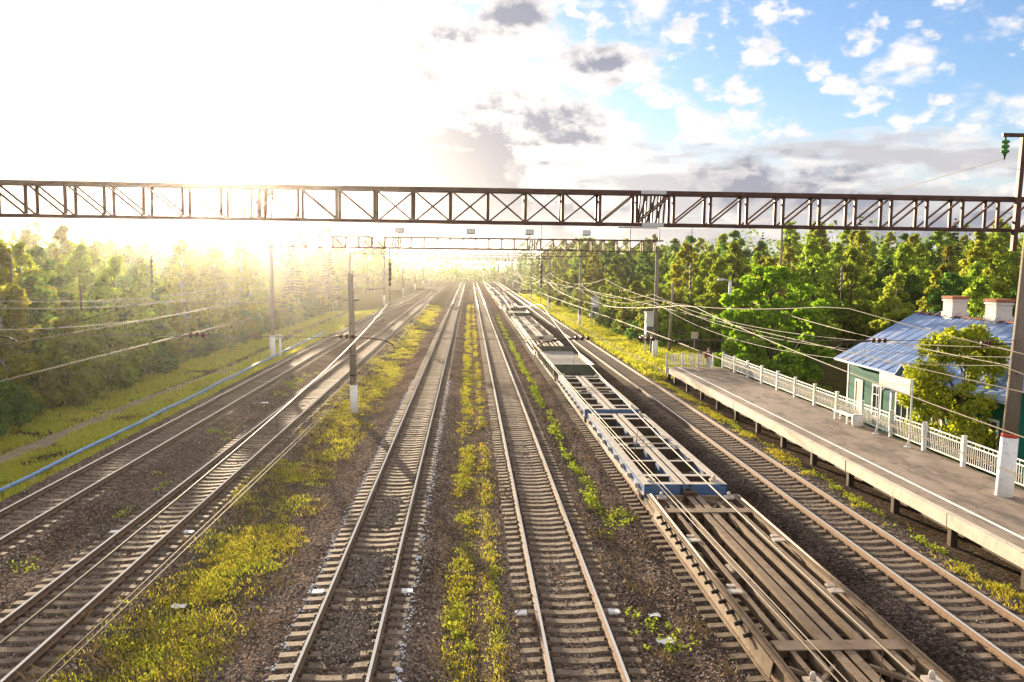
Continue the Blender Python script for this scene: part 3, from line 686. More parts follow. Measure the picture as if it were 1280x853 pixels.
for i, (x, y, h) in enumerate(((16.7, 129, 9.4), (15.8, 169, 9.4), (15.7, 218, 9.4), (15.6, 270, 9.4))):
    pole('line_pole', ('grey concrete pole right of the tracks, just past the far cabinet' if i == 0 else 'second grey pole past the far cabinet right of the tracks' if i == 1 else 'small hazy grey pole far along the right of the tracks'), x, y, h, .2, .14, 1.6, topbox)
pole('line_pole', 'slim grey pole standing behind the platform end, right of the near cabinet', 20.9, 88.5, 7.4, .17, .11, 0, None, lean=.03)
pole('line_pole', 'leaning grey wood pole among the trees behind the birch tops', 41, 112, 15.2, .2, .13, 0, topbox, group='poles in the woods')

lp = thing('street_lamp', 'grey street lamp beside the far end of the platform fence', 'lamp post', (25.9, 84.5, gz(25.9, 84.5)), 'lamps')
mb = MB(); mb.lathe(0,0,[(.2,0),(.14,7.7)],10); mb.build('pole', M['box_grey'], lp)
mb = MB(); mb.tube([(0,0,7.4),(-.25,-.02,7.75),(-.55,-.04,7.8)], .05, 6); mb.build('arm', M['lamp_head'], lp)
mb = MB(); mb.prism([(-1.35,7.72),(-1.25,7.68),(-.6,7.72),(-.5,7.82),(-.7,7.93),(-1.2,7.9)], 'y', -.16, .16); mb.build('lamp_head', M['lamp_head'], lp)

# ------------------------------------------------------------------ cabinets on posts
def cabinet(x, y, label, rz=.06):
    z0 = gz(x, y); c = thing('equipment_cabinet', label, 'cabinet', (x, y, z0), 'cabinets on posts', rz)
    mb = MB(); mb.box(-.52,.52,-.35,.35,2.15,4.35); mb.box(-.58,.58,-.42,.42,4.35,4.45); mb.build('housing', M['box_grey'], c)
    mb = MB(); mb.box(-.46,.46,-.372,-.352,2.2,2.95); mb.build('lower_panel', M['box_dark'], c)
    mb = MB(); mb.box(-.46,.46,-.372,-.352,3.0,4.28); mb.box(.3,.35,-.39,-.372,3.55,3.75); mb.build('door', M['box_grey'], c)
    for q in (-.42,-.14,.14,.42):
        mb = MB(); mb.lathe(q,0,[(.04,4.45),(.09,4.52),(.05,4.6),(.08,4.68),(.03,4.78)],8); mb.build('bushing', M['insul_brown'], c)
    for q in (-.46,.46):
        mb = MB(); mb.lathe(q,0,[(.09,-.2),(.08,2.15)],8); mb.build('post', M['whitewash'], c)
    mb = MB(); mb.box(-.85,-.5,-.25,.2,1.55,2.05); mb.build('junction_box', M['box_grey'], c)
    mb = MB(); mb.bar((.05,.0,0),(.12,0,2.15),.09); mb.bar((.2,.1,0),(.1,.1,2.15),.06); mb.build('conduit', M['dark_iron'], c)
cabinet(18.35, 86.2, 'grey cabinet with dark lower panel on posts, beside the second gantry mast')
cabinet(18.4, 125., 'pale cabinet on posts farther along the line beside the trees')

# ------------------------------------------------------------------ platform
ZP = .5; PX0, PX1, PY0, PY1 = 16.02, 20.75, 4., 68.6
pf = thing('railway_platform', 'low asphalt platform with pale concrete edge and white safety line', 'platform', (0, 0, 0))
mb = MB(); mb.box(PX0+.25, PX1, PY0, PY1, ZP-.3, ZP); mb.build('deck', M['platform'], pf)
yy = PY0
while yy < PY1-.1:
    y2 = min(yy+3.9, PY1)
    mb = MB(); mb.box(PX0 + random.uniform(-.012,.012), PX0+.247, yy+.012, y2-.012, ZP-.42, ZP+.012+random.uniform(-.006,.008)); mb.build('edge_slab', M['slab'], pf)
    mb = MB(); mb.box(PX0+.12, PX0+.36, y2-.11, y2+.11, -1.1, ZP-.421); mb.build('support', M['wag_under'], pf)
    yy = y2
mb = MB(); mb.box(PX0+.25, PX1, PY1, PY1+.12, ZP-.42, ZP+.012); mb.build('edge_slab', M['slab'], pf)
mb = MB()
ya = PY0
while ya < PY1: mb.box(PX0+.86, PX0+1.0, ya, min(ya+8, PY1), ZP+.003, ZP+.008); ya += 8
mb.build('safety_line', M['line'], pf)
mb = MB(); mb.box(PX0+1.2, PX0+1.5, PY0, PY1, -1.0, ZP-.3); mb.build('footing_wall', M['wag_under'], pf)

# fence along the back of the platform
FX = 20.55; fz = ZP
fn = thing('platform_fence', 'white metal fence with slim pickets along the back of the platform', 'fence', (FX, 0, 0))
fy = [68.3 - 3.1*i for i in range(21)]
for y in fy:
    mb = MB(); mb.box(-.075,.075,y-.075,y+.075,-1.1,fz+1.26); mb.box(-.09,.09,y-.09,y+.09,fz+1.26,fz+1.3); mb.build('post', M['white_metal'], fn)
for a, b in zip(fy[1:], fy):
    mb = MB()
    for zz in (fz+.2, fz+.92, fz+1.1): mb.box(-.025,.025,a+.09,b-.09,zz,zz+.045)
    for i in range(1, 20):
        y = a+.09 + (b-a-.18)*i/20
        mb.bar((0,y,fz+.245),(0,y,fz+.92),.02)
        if i % 2: mb.bar((0,y,fz+.965),(0,y,fz+1.1),.02)
    for i in range(1, 20, 3):
        y = a+.09 + (b-a-.18)*(i+.5)/20; pts = [(0, y+.075*math.cos(q), fz+.55+.075*math.sin(q)) for q in np.linspace(0, 6.283, 9)]
        mb.tube(pts, .01, 4, caps=False)
    mb.build('panel', M['white_metal'], fn)
fe = thing('end_railing', 'railing of broad white pickets across the far end of the platform', 'fence', (0, 68.35, 0))
for x in (15.95, 17.25, 18.5, 19.75):
    mb = MB(); mb.box(x-.06,x+.06,-.06,.06,0,fz+1.2); mb.build('post', M['box_grey'], fe)
for a, b in ((15.95,17.25),(17.25,18.5),(18.5,19.75)):
    mb = MB(); mb.box(a+.06,b-.06,-.02,.02,fz+1.05,fz+1.1); mb.box(a+.06,b-.06,-.02,.02,fz+.28,fz+.33)
    for i in range(1, 6): x = a + (b-a)*i/6; mb.box(x-.045,x+.045,-.045,-.022,fz+.2,fz+1.02)
    mb.build('panel', M['white_metal'], fe)

# bench, bin, sign
bn = thing('bench', 'white wooden bench on the platform against the fence', 'bench', (20.02, 44.45, ZP))
mb = MB()
for q in (-.2,-.06,.08): mb.box(q,q+.12,-.95,.95,.43,.47)
mb.build('seat', M['white_metal'], bn)
for y in (-.75,.75):
    mb = MB(); mb.box(-.19,-.12,y-.05,y+.05,0,.43); mb.box(.12,.19,y-.05,y+.05,0,.43); mb.box(-.12,.12,y-.04,y+.04,.1,.16); mb.build('leg', M['white_metal'], bn)
ur = thing('litter_bin', 'small white concrete litter bin beside the bench', 'litter bin', (20.08, 42.95, ZP))
mb = MB(); mb.lathe(0,0,[(.2,0),(.27,.1),(.3,.55),(.31,.6),(.25,.6)],10); mb.build('body', M['whitewash'], ur)
mb = MB(); mb.lathe(0,0,[(.24,.585),(.24,.603)],10); mb.build('opening', M['box_dark'], ur)
sg = thing('sign_board', 'blank faded white board on two posts in front of the station house', 'sign', (20.25, 0, ZP))
for y in (41.1, 38.0):
    mb = MB(); mb.tube([(-.1,y-.03,0),(-.02,y,.35),(0,y,.8),(0,y,3.15)], [.06,.045,.04,.04], 8); mb.lathe(-.1,y-.03,[(.16,0),(.16,.03)],8); mb.build('post', M['box_grey'], sg)
mb = MB(); mb.box(-.075,-.042,38.06,41.04,2.42,3.12); mb.build('board', M['sign_board'], sg)
s2 = thing('small_sign', 'small white square sign on a thin post behind the platform end', 'sign', (24.6, 92.5, gz(24.6,92.5)))
mb = MB(); mb.bar((0,0,-.2),(0,0,1.75),.06); mb.build('post', M['box_grey'], s2)
mb = MB(); mb.box(-.4,.4,-.06,-.032,1.2,1.95); mb.build('board', M['sign_board'], s2)

# ------------------------------------------------------------------ wagons
def bogie(root, y, z0=.0):
    b = bpy.data.objects.new('bogie', None); COL.objects.link(b); b.parent = root; b.location = (0, y, z0)
    for s in (-1.02, 1.02):
        mb = MB(); mb.prism([(-1.25,.55),(-1.25,.38),(-.75,.3),(-.4,.18),(.4,.18),(.75,.3),(1.25,.38),(1.25,.55),(.7,.62),(.45,.86),(-.45,.86),(-.7,.62)], 'x', s-.08, s+.08)
        for q in (-.18,.0,.18): mb.lathe(s*1.09, q, [(.06,.3),(.06,.66)], 6)
        mb.build('side_frame', M['wag_under'], b)
    mb = MB(); mb.box(-1.1,1.1,-.22,.22,.55,.82); mb.build('bolster', M['wag_under'], b)
    for q in (-.925,.925):
        mb = MB()
        for s in (-.795,.795): mb.tube([(s-.07,q,.475),(s+.065,q,.475)], .475, 20, 0, False)
        mb.tube([(-1.1,q,.475),(1.1,q,.475)], .085, 8); mb.build('wheelset', M['wheel'], b)
def coupler(root, y, s):
    mb = MB(); mb.box(-.11,.11,min(y,y+s*.45),max(y,y+s*.45),.95,1.15); mb.box(-.2,.24,min(y+s*.42,y+s*.68),max(y+s*.42,y+s*.68),.9,1.2); mb.build('coupler', M['wag_under'], root)
ZD = 1.3
def wagon_ends(w, L, deck=ZD):
    for s in (-1, 1):
        coupler(w, s*(L/2), s)
        bogie(w, s*(L/2-1.9))
def pockets(mb, x, sgn, ys_, z0, z1):
    for y in ys_: mb.box(min(x, x+sgn*.07), max(x, x+sgn*.07), y-.11, y+.11, z0, z1)
def skeleton_wagon(label, Lw=13.4, group='flat wagons of the standing train'):
    """open frame of many long sills, brown"""
    w = thing('flat_wagon', label, 'wagon', (0,0,0), group); h = Lw/2; W = 1.42
    for s in (-1, 1):
        mb = MB()
        mb.box(s*W-.09, s*W+.07, -h, h, ZD-.035, ZD)                          # top flange
        poly = [(-h,ZD-.036),(-h,ZD-.3),(-h+2.6,ZD-.34),(-h+4,ZD-.62),(h-4,ZD-.62),(h-2.6,ZD-.34),(h,ZD-.3),(h,ZD-.036)]
        mb.prism(poly, 'x', s*W-.012, s*W+.012)
        for (a, b) in zip(poly[1:6], poly[2:7]): mb.bar((s*W,a[0],a[1]),(s*W,b[0],b[1]),.2,.03)
        mb.build('side_sill', M['wag_rust'], w)
        # the shelf with stake pockets outside the sill
        mb = MB()
        mb.box(s*(W+.16)-.05, s*(W+.16)+.05, -h+1.3, h-1.3, ZD-.45, ZD-.402)
        sl_ = [(s*(W+.1),ZD-.07),(s*(W+.16),ZD-.4),(s*(W+.14),ZD-.4),(s*(W+.08),ZD-.07)]
        mb.prism(sl_ if s < 0 else sl_[::-1], 'y', -h+1.4, h-1.4)
        mb.build('pocket_rail', M['wag_rust'], w)
        mb = MB()  # dark plates draw the shadowed pocket notches; knobs stick out beside them
        for i in range(15):
            y = -h+2.75 + i*(Lw-5)/14; k_ = [(s*(W+.1),ZD-.06),(s*(W+.127),ZD-.19),(s*(W+.1),ZD-.19),(s*(W+.07),ZD-.06)]; mb.prism(k_ if s < 0 else k_[::-1], 'y', y-.11, y+.08+random.uniform(0,.05))
            mb.tube([(s*(W+.1),y-.02,ZD-.1),(s*(W+.25),y-.02,ZD-.13)], .05, 8)
        mb.build('notch_shade_knobs', M['dark_iron'], w)
        mb = MB(); mb.tube([(s*(W+.02),-h+.3,ZD+.07),(s*(W+.02),h-.3,ZD+.07)], .035, 8); mb.build('side_pipe', M['wag_rust'], w)
    for x in (-.14, .14):
        mb = MB(); mb.box(x-.1,x+.1,-h,h,ZD-.03,ZD-.004); mb.box(x-.012,x+.012,-h,h,ZD-.45,ZD-.031); mb.box(x-.1,x+.1,-h,h,ZD-.47,ZD-.45); mb.build('center_sill', M['wag_rust'], w)
    for x in (-1.0,-.62,.62,1.0):
        mb = MB(); mb.box(x-.052,x+.052,-h+.9,h-.9,ZD-.034,ZD-.008); mb.box(x-.01,x+.01,-h+.9,h-.9,ZD-.24,ZD-.035); mb.build('stringer', M['wag_rust'], w)
    for y in (-h+1.95, h-1.95):
        mb = MB(); mb.box(-W+.115,W-.115,y-.22,y+.22,ZD+.002,ZD+.02); mb.box(-W+.115,W-.115,y-.02,y+.02,ZD-.4,ZD-.05); mb.build('cross_beam', M['wag_rust'], w)
    for y in np.linspace(-h+3, h-3, 7):
        mb = MB(); mb.box(-W+.02,W-.02,y-.05,y+.05,ZD-.36,ZD-.26); mb.build('cross_member', M['wag_under'], w)
    for y in (-h+.06, h-.06):
        mb = MB(); mb.box(-W+.1,W-.1,y-.06,y+.06,ZD-.35,ZD-.04); mb.build('end_beam', M['wag_rust'], w)
    for sx in (-1, 1):
        for y in (-h+.45, h-.45):
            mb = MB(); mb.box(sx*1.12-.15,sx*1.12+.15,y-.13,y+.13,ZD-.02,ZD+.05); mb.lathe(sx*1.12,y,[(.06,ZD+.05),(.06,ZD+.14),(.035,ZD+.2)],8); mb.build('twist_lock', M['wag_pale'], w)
        for y in (-h*.28, h*.28):
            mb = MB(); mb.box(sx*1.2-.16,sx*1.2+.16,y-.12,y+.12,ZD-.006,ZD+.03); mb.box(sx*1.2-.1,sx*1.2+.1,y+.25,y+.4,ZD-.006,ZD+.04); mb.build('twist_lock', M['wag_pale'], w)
        for a in (-1, 1):
            y = a*(h-.75); mb = MB(); mb.bar((sx*.35,y-.55*a,ZD-.12),(sx*1.25,y+.55*a,ZD-.12),.08); mb.bar((sx*.35,y+.55*a,ZD-.14),(sx*1.25,y-.55*a,ZD-.14),.07); mb.build('end_brace', M['wag_rust'], w)
    # brake gear slung under the frame
    mb = MB(); mb.tube([(-.75,-.9,.85),(-.75,.1,.85)], .2, 12); mb.bar((.6,-3,.8),(.6,3,.8),.05); mb.bar((.3,-.6,.75),(.3,.6,.75),.12); mb.build('brake_gear', M['wag_under'], w)
    wagon_ends(w, Lw); return w
def ladder_wagon(label, top, side, n=5, Lw=13.9, wide=.2, group='flat wagons of the standing train'):
    """container wagon: rims, a broad spine and cross beams leaving two rows of openings"""
    w = thing('container_wagon', label, 'wagon', (0,0,0), group); h = Lw/2; W = 1.42
    for s in (-1, 1):
        mb = MB(); x0, x1 = sorted((s*(W-.25), s*W))
        mb.box(x0, x1, -h, h, ZD-.035, ZD, 0); xa, xb = sorted((s*(W-.02), s*(W-.035)))
        poly = [(-h,ZD-.036),(-h,ZD-.36),(-h+3,ZD-.36),(-h+4.2,ZD-.6),(h-4.2,ZD-.6),(h-3,ZD-.36),(h,ZD-.36),(h,ZD-.036)]
        mb.prism(poly, 'x', xa, xb, 1)
        for (a, b) in zip(poly[1:6], poly[2:7]): mb.bar((s*(W-.08),a[0],a[1]),(s*(W-.08),b[0],b[1]),.22,.03,0)
        mb.build('side_sill', [top, side], w)
        mb = MB(); mb.box(min(s*(W+.03),s*(W+.12)), max(s*(W+.03),s*(W+.12)), -h+.6, h-.6, ZD-.4, ZD-.34)
        for i in range(9): y = -h+1 + i*(Lw-2)/8; mb.box(min(s*(W-.018),s*(W+.12)), max(s*(W-.018),s*(W+.12)), y-.04, y+.04, ZD-.34, ZD-.2)
        mb.build('side_step', top, w)
    for s in (-1, 1):
        x = s*(wide/2+.05)
        mb = MB(); mb.box(x-wide/2,x+wide/2,-h,h,ZD-.038,ZD-.003,0); mb.box(x-.02,x+.02,-h,h,ZD-.5,ZD-.039,1); mb.build('center_sill', [top, side], w)
    ysb = np.linspace(-h+1.35, h-1.35, n+1)
    for i, y in enumerate(ysb):
        ww = .075 if i not in (0, n) else .12
        for s in (-1, 1):
            mb = MB(); xa, xb = sorted((s*(.055+wide), s*(W-.252)))
            mb.box(xa, xb, y-ww, y+ww, ZD-.036, ZD-.006, 0); mb.box(xa, xb, y-.02, y+.02, ZD-.42, ZD-.037, 1)
            mb.build('cross_beam', [top, M['wag_under']], w)
    for sy in (-1, 1):
        y = sy*h; ya, yb = sorted((y, y-sy*.03)); yc, yd = sorted((y-sy*.032, y-sy*.36))
        mb = MB(); mb.box(-W+.005, W-.005, ya, yb, ZD-.48, ZD+.004, 0); mb.build('end_plate', side, w)
        for s in (-1, 1):
            mb = MB(); xa, xb = sorted((s*(.055+wide), s*(W-.252))); mb.box(xa, xb, yc, yd, ZD-.036, ZD-.004); mb.build('end_deck', top, w)
        for s in (-1, 1):
            mb = MB(); mb.box(s*1.1-.14,s*1.1+.14,y-sy*.5-.12,y-sy*.5+.12,ZD+.002,ZD+.06); mb.lathe(s*1.1,y-sy*.5,[(.06,ZD+.06),(.06,ZD+.15),(.03,ZD+.2)],8); mb.build('twist_lock', top, w)
    for y in (-.7, .7):
        mb = MB()
        for s in (-1, 1): mb.box(s*1.02-.2,s*1.02+.2,y-.1,y+.1,ZD+.002,ZD+.05)
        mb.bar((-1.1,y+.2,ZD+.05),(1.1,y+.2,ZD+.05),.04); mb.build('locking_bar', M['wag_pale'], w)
    mb = MB(); mb.box(-1.2,1.2,-h+.9,h-.9,ZD-.5,ZD-.47); mb.build('under_tray', M['wag_under'], w) if False else None
    mb = MB(); mb.tube([(-.75,-.9,.8),(-.75,.1,.8)], .2, 12); mb.bar((.6,-3,.75),(.6,3,.75),.05); mb.build('brake_gear', M['wag_under'], w)
    wagon_ends(w, Lw); return w
def lowside_wagon(label, Lw=13.4, group='flat wagons of the standing train', left=True):
    w = thing('low_sided_wagon', label, 'wagon', (0,0,0), group); h = Lw/2; W = 1.45
    mb = MB(); mb.box(-W+.04,W-.04,-h,h,ZD-.06,ZD); mb.build('deck', M['wag_deck'], w)
    for s in (-1, 1):
        mb = MB(); mb.box(min(s*(W-.04),s*W),max(s*(W-.04),s*W),-h,h,ZD-.4,ZD+.02); mb.box(min(s*(W-.1),s*W),max(s*(W-.1),s*W),-h,h,ZD-.43,ZD-.4); mb.build('side_sill', M['wag_green'], w)
        for i in range(10):
            y = -h+.7+i*(Lw-1.4)/9; mb = MB(); mb.box(min(s*W,s*(W+.1)),max(s*W,s*(W+.1)),y-.08,y+.08,ZD-.35,ZD+.12); mb.build('stake', M['wag_green'], w)
    mb = MB(); mb.box(W-.04,W+.0,-h+.1,h-4.5,ZD+.022,ZD+.42); mb.build('drop_side', M['board'], w)
    for s in (-1, 1):
        y = s*h; mb = MB(); mb.box(-W,W,min(y,y+s*.06),max(y,y+s*.06),ZD-.35,ZD+.42); mb.build('end_wall', M['wag_green'], w)
    mb = MB(); mb.box(-.25,.25,-h+.3,h-.3,ZD-.55,ZD-.06); mb.build('center_sill', M['wag_under'], w)
    wagon_ends(w, Lw); return w
XE = TR['E']
ZD = 1.08
w1 = skeleton_wagon('nearest flat wagon, brown open frame of long rusty beams'); w1.location = (XE+.1, 21.1, 0)
ZD = 1.3
w2 = ladder_wagon('larger blue container wagon with top coloured pale for sun glare, right behind the brown frame wagon', M['wag_pale'], M['wag_blue']); w2.location = (XE, 35.15, 0)
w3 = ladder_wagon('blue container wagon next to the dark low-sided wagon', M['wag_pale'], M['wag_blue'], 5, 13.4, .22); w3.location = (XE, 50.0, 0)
w4 = lowside_wagon('dark green low-sided wagon with flat grey deck'); w4.location = (XE, 66.2, 0)
w5 = copy_tree(w1); w5.location = (XE, 80.9, 0); w5['label'] = 'brown frame wagon just behind the dark green low-sided wagon'
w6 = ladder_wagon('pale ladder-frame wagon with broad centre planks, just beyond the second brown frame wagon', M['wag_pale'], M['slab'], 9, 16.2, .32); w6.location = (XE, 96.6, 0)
w6b = copy_tree(w6); w6b.location = (XE, 114.0, 0); w6b['label'] = 'second pale ladder-frame wagon, next to the farther low-sided wagon'
w7 = copy_tree(w4); w7.location = (XE, 130.3, 0); w7['label'] = 'farther low-sided wagon with one pale side board, beyond the long ladder-frame wagon'
far_l = 'small pale flat wagon far up the train in the haze'
yv = 145.4
for i in range(9):
    c = copy_tree((w3, w1, w3)[i % 3]); c.location = (XE, yv, 0); c['label'] = far_l; yv += 14.9

# ------------------------------------------------------------------ station house
hs = thing('station_house', 'green wooden station house with blue-grey metal roof and two chimneys', 'house', (0, 0, 0))
HX0, HX1, HY0, HY1, HZ0, HZE = 24.0, 33.0, 36.5, 52.9, -1.35, 3.3
RX, RZ = 28.5, 5.9
mb = MB(); g = .012
mb.box(HX0, HX1, HY0, HY1, HZ0, HZE)
for i in range(22): zz = HZ0+.4+i*.17; mb.box(HX0-.012, HX0, HY0, HY1, zz, zz+.155)
mb.build('wall', M['green_wall'], hs)
for yy in (HY0, HY1):
    mb = MB(); mb.prism([(HX0,HZE),(HX1,HZE),(RX,RZ-.25)], 'y', yy-.06, yy+.06); mb.build('gable_wall', M['green_wall'], hs)
mb = MB(); mb.box(HX0-.06,HX1+.06,HY0-.06,HY1+.06,HZ0-.6,HZ0+.35); mb.build('plinth', M['slab'], hs)
for yy in (HY0, HY1):
    mb = MB(); mb.box(HX0-.035, HX0+.12, yy-.07 if yy == HY0 else yy-.09, yy+.09 if yy == HY0 else yy+.07, HZ0+.35, HZE); mb.build('corner_board', M['house_white'], hs)
def roof_mat():
    m, t, b = new_mat('standing_seam_roof'); L = t.links.new
    tc = nd(t, 'ShaderNodeTexCoord'); sp = nd(t, 'ShaderNodeSeparateXYZ'); L(tc.outputs['Object'], sp.inputs[0])
    n1 = nd(t, 'ShaderNodeTexNoise'); n1.inputs['Scale'].default_value = .8; n1.inputs['Detail'].default_value = 8; n1.inputs['Roughness'].default_value = .65; L(tc.outputs['Object'], n1.inputs['Vector'])
    r = ramp(t, [(.3, (.09,.17,.38)), (.5, (.17,.26,.46)), (.68, (.3,.36,.5)), (.8,(.3,.25,.22))]); L(n1.outputs[0], r.inputs[0])
    L(r.outputs[0], b.inputs['Base Color']); b.inputs['Roughness'].default_value = .42; b.inputs['Metallic'].default_value = .35
    return m
M['roof'] = roof_mat()
ex = .75; slope = (RZ-HZE+.12)/(RX-HX0); ez = HZE - ex*slope + .12
mb = MB()
ya, yb = HY0-.6, HY1+.6
n = Vector((-slope,0,1)).normalized()
def roof_pt(x, y, off=0.): return (x, y, ez + (x-(HX0-ex))*slope + off)
mb.prism([(HX0-ex,ez),(RX,RZ),(RX,RZ-.08),(HX0-ex,ez-.08)], 'y', ya, yb)
mb.prism([(HX1+ex,ez),(HX1+ex,ez-.08),(RX+.002,RZ-.08),(RX+.002,RZ)], 'y', ya, yb)
mb.build('roof', M['roof'], hs); 
rf = [c for c in hs.children if c.name.startswith('roof')][0]
mb = MB(); y = ya+.02
while y < yb: mb.bar(roof_pt(HX0-ex, y, .018), roof_pt(RX-.02, y, .01), .035, .035); y += .98
for u in (.36, .7):
    yq = ya
    while yq < yb-.98:
        x = HX0-ex+(RX-HX0+ex)*(u+random.uniform(-.06,.06)); mb.bar(roof_pt(x, yq+.03, .008), roof_pt(x, yq+.95, .004), .03, .012); yq += .98
mb.build('seam', M['roof'], rf)
mb = MB(); mb.bar((RX,ya,RZ+.03),(RX,yb,RZ+.03),.26,.07); mb.build('ridge_cap', M['brick_red'], rf)
for y in (49.5, 45.3):
    c = MB(); c.box(RX-.25,RX+.65,y-.5,y+.5,RZ-.9,RZ+1.05); c.box(RX-.31,RX+.71,y-.56,y+.56,RZ+.9,RZ+1.0); c.box(RX-.31,RX+.71,y-.56,y+.56,RZ+.0,RZ+.28)
    co = c.build('chimney', M['brick_white'], rf)
    c = MB(); c.box(RX-.33,RX+.73,y-.58,y+.58,RZ+1.051,RZ+1.2); c.build('chimney_cap', M['brick_red'], co)
mb = MB(); mb.box(HX0-.04,HX0-.005,HY0,HY1,HZE-.28,HZE-.02); mb.box(HX0-ex+.05,HX0,HY0-.5,HY1+.5,ez-.13,ez-.085); mb.build('cornice', M['house_white'], hs)
def window(y0, y1, z0, z1, door=False, fill=None):
    wn = MB(); a = .12
    wn.box(HX0-.06,HX0-.013,y0-a,y0,z0-a,z1+a); wn.box(HX0-.06,HX0-.013,y1,y1+a,z0-a,z1+a); wn.box(HX0-.06,HX0-.013,y0,y1,z1,z1+a); wn.box(HX0-.08,HX0-.013,y0,y1,z0-a,z0)
    if not fill:
        wn.box(HX0-.05,HX0-.013,(y0+y1)/2-.025,(y0+y1)/2+.025,z0,z1); wn.box(HX0-.05,HX0-.013,y0,(y0+y1)/2-.025,z1-.5,z1-.45); wn.box(HX0-.05,HX0-.013,(y0+y1)/2+.025,y1,z1-.5,z1-.45)
    wo = wn.build('door' if door else 'window', M['house_white'], hs)
    mb = MB(); mb.box(HX0-.025,HX0-.013,y0,y1,z0,z1); mb.build('pane' if not fill else 'boarding', fill or M['pane'], wo)
window(50.9, 51.7, -.6, 1.75, fill=M['board'])
window(48.5, 49.4, .0, 1.75)
window(45.4, 46.6, -.9, 1.8)
window(39.2, 40.3, .0, 1.75)
window(37.4, 38.4, .0, 1.75)
window(42.0, 42.8, -1.1, 1.4, door=True, fill=M['wag_rust'])
# porch with its own little gable roof
po = bpy.data.objects.new('porch', None); COL.objects.link(po); po.parent = hs
PYc, PXo = 43.1, 22.55; pz = 2.3
mb = MB(); mb.prism([(PYc-1.6,pz),(PYc+1.6,pz),(PYc,pz+1.35)], 'x', PXo+.12, PXo+.16); mb.build('pediment', M['house_white'], po)
mb = MB(); mb.prism([(PYc-1.1,pz+.12),(PYc+1.1,pz+.12),(PYc,pz+1.05)], 'x', PXo+.09, PXo+.119); mb.build('pediment_panel', M['green_wall'], po)
mb = MB(); mb.box(PXo+.05,PXo+.088,PYc-.05,PYc+.05,pz,pz+1.2); mb.box(PXo+.05,PXo+.16,PYc-1.6,PYc+1.6,pz-.16,pz-.002); mb.build('pediment_trim', M['house_white'], po)
for s in (-1, 1):
    mb = MB(); mb.prism([(PYc,pz+1.5),(PYc,pz+1.43),(PYc+s*1.95,pz-.2),(PYc+s*1.95,pz-.13)][::s], 'x', PXo-.2, HX0+1.9); mb.build('porch_roof', M['roof'], po)
    mb = MB(); mb.box(PXo+.05,PXo+.2,PYc+s*1.5-.08,PYc+s*1.5+.08,-1.9,pz-.16); mb.build('porch_post', M['house_white'], po)
    mb = MB(); mb.box(PXo+.2,HX0-.05,PYc+s*1.5-.03,PYc+s*1.5+.03,-1.9,.1); mb.build('porch_side', M['green_wall'], po)

# ------------------------------------------------------------------ pipe, marker post
pp = thing('pipe', 'long blue-grey pipe running along the ground left of the farthest track', 'pipe', (0,0,0))
py = np.arange(24, 116, 4.)
pts = [(-18.35 + .25*math.sin(y*.05), y, gz(-18.35, y)+.32+.03*math.sin(y)) for y in py]
mb = MB(); mb.tube(pts, .085, 8); mb.build('pipe_run', M['pipe_blue'], pp)
for p in pts[1::2]:
    mb = MB(); mb.box(p[0]-.15,p[0]+.15,p[1]-.1,p[1]+.1,p[2]-.6,p[2]-.084); mb.build('support', M['slab'], pp)
mk = thing('marker_post', 'white marker post with flared cap beside the left gantry mast', 'post', (-18.2, 83.6, gz(-18.2,83.6)))
mb = MB(); mb.lathe(0,0,[(.13,-.2),(.13,1.9)],8); mb.build('shaft', M['whitewash'], mk)
mb = MB(); mb.lathe(0,0,[(.13,1.9),(.24,2.0),(.24,2.12),(.1,2.25)],8); mb.build('cap', M['whitewash'], mk)

# ------------------------------------------------------------------ litter
def scrap(x, y, s, label):
    z = gz(x, y)+.03; mb = MB(); n = 5; P = [[(x+(i/n-.5)*s, y+(j/n-.5)*s*.7, z+random.uniform(0,.07)) for j in range(n+1)] for i in range(n+1)]
    for i in range(n):
        for j in range(n): mb.face((P[i][j],P[i+1][j],P[i+1][j+1],P[i][j+1]))
    tag(mb.build('paper_scrap', M['paper']), label, 'litter', 'scraps of litter')
scrap(-7.6, 22.4, .38, 'crumpled white scrap lying in the wide grass strip')
scrap(4.75, 19.7, .4, 'white scrap on the ballast beside the nearest wagon, lower of two')
scrap(4.85, 21.3, .3, 'white scrap on the ballast beside the nearest wagon, upper of two')
scrap(-13.0, 55., .5, 'small white scrap on the ballast between the two left tracks')
scrap(13.9, 16.4, .25, 'white scrap on the ground between the last track and the platform')

# ------------------------------------------------------------------ person
def skin_body(name, verts, edges, mat, parent, sub=2):
    me = bpy.data.meshes.new(name); me.from_pydata([v[:3] for v in verts], edges, []); me.materials.append(mat)
    o = link(name, me, parent); md = o.modifiers.new('skin', 'SKIN'); md.use_smooth_shade = True
    for i, v in enumerate(verts):
        sv = me.skin_vertices[0].data[i]; sv.radius = (v[3], v[4] if len(v) > 4 else v[3]); sv.use_root = (i == 0)
    s = o.modifiers.new('sub', 'SUBSURF'); s.levels = sub; s.render_levels = sub
    return o
pr = thing('person', 'person in dark red jacket and pale trousers standing at the far platform end', 'person', (19.05, 67.3, ZP), rz=.3)
bv = [(0,0,.93,.15,.11),(0,0,1.1,.14,.1),(0,0,1.28,.17,.11),(0,0,1.42,.12,.09),(0,0,1.5,.055),(0,-.01,1.6,.085,.095),(0,-.01,1.68,.07,.08),
      (.19,0,1.38,.06),(.26,.02,1.12,.05),(.22,-.12,.92,.04),(.2,-.17,.84,.035),(-.19,0,1.38,.06),(-.26,.02,1.12,.05),(-.24,-.08,.9,.04),(-.23,-.1,.8,.035),
      (.09,0,.85,.09),(.1,-.02,.48,.065),(.1,.02,.1,.045),(.11,-.12,.04,.035),(-.09,0,.85,.09),(-.1,.0,.48,.065),(-.11,.03,.1,.045),(-.12,-.1,.04,.035)]
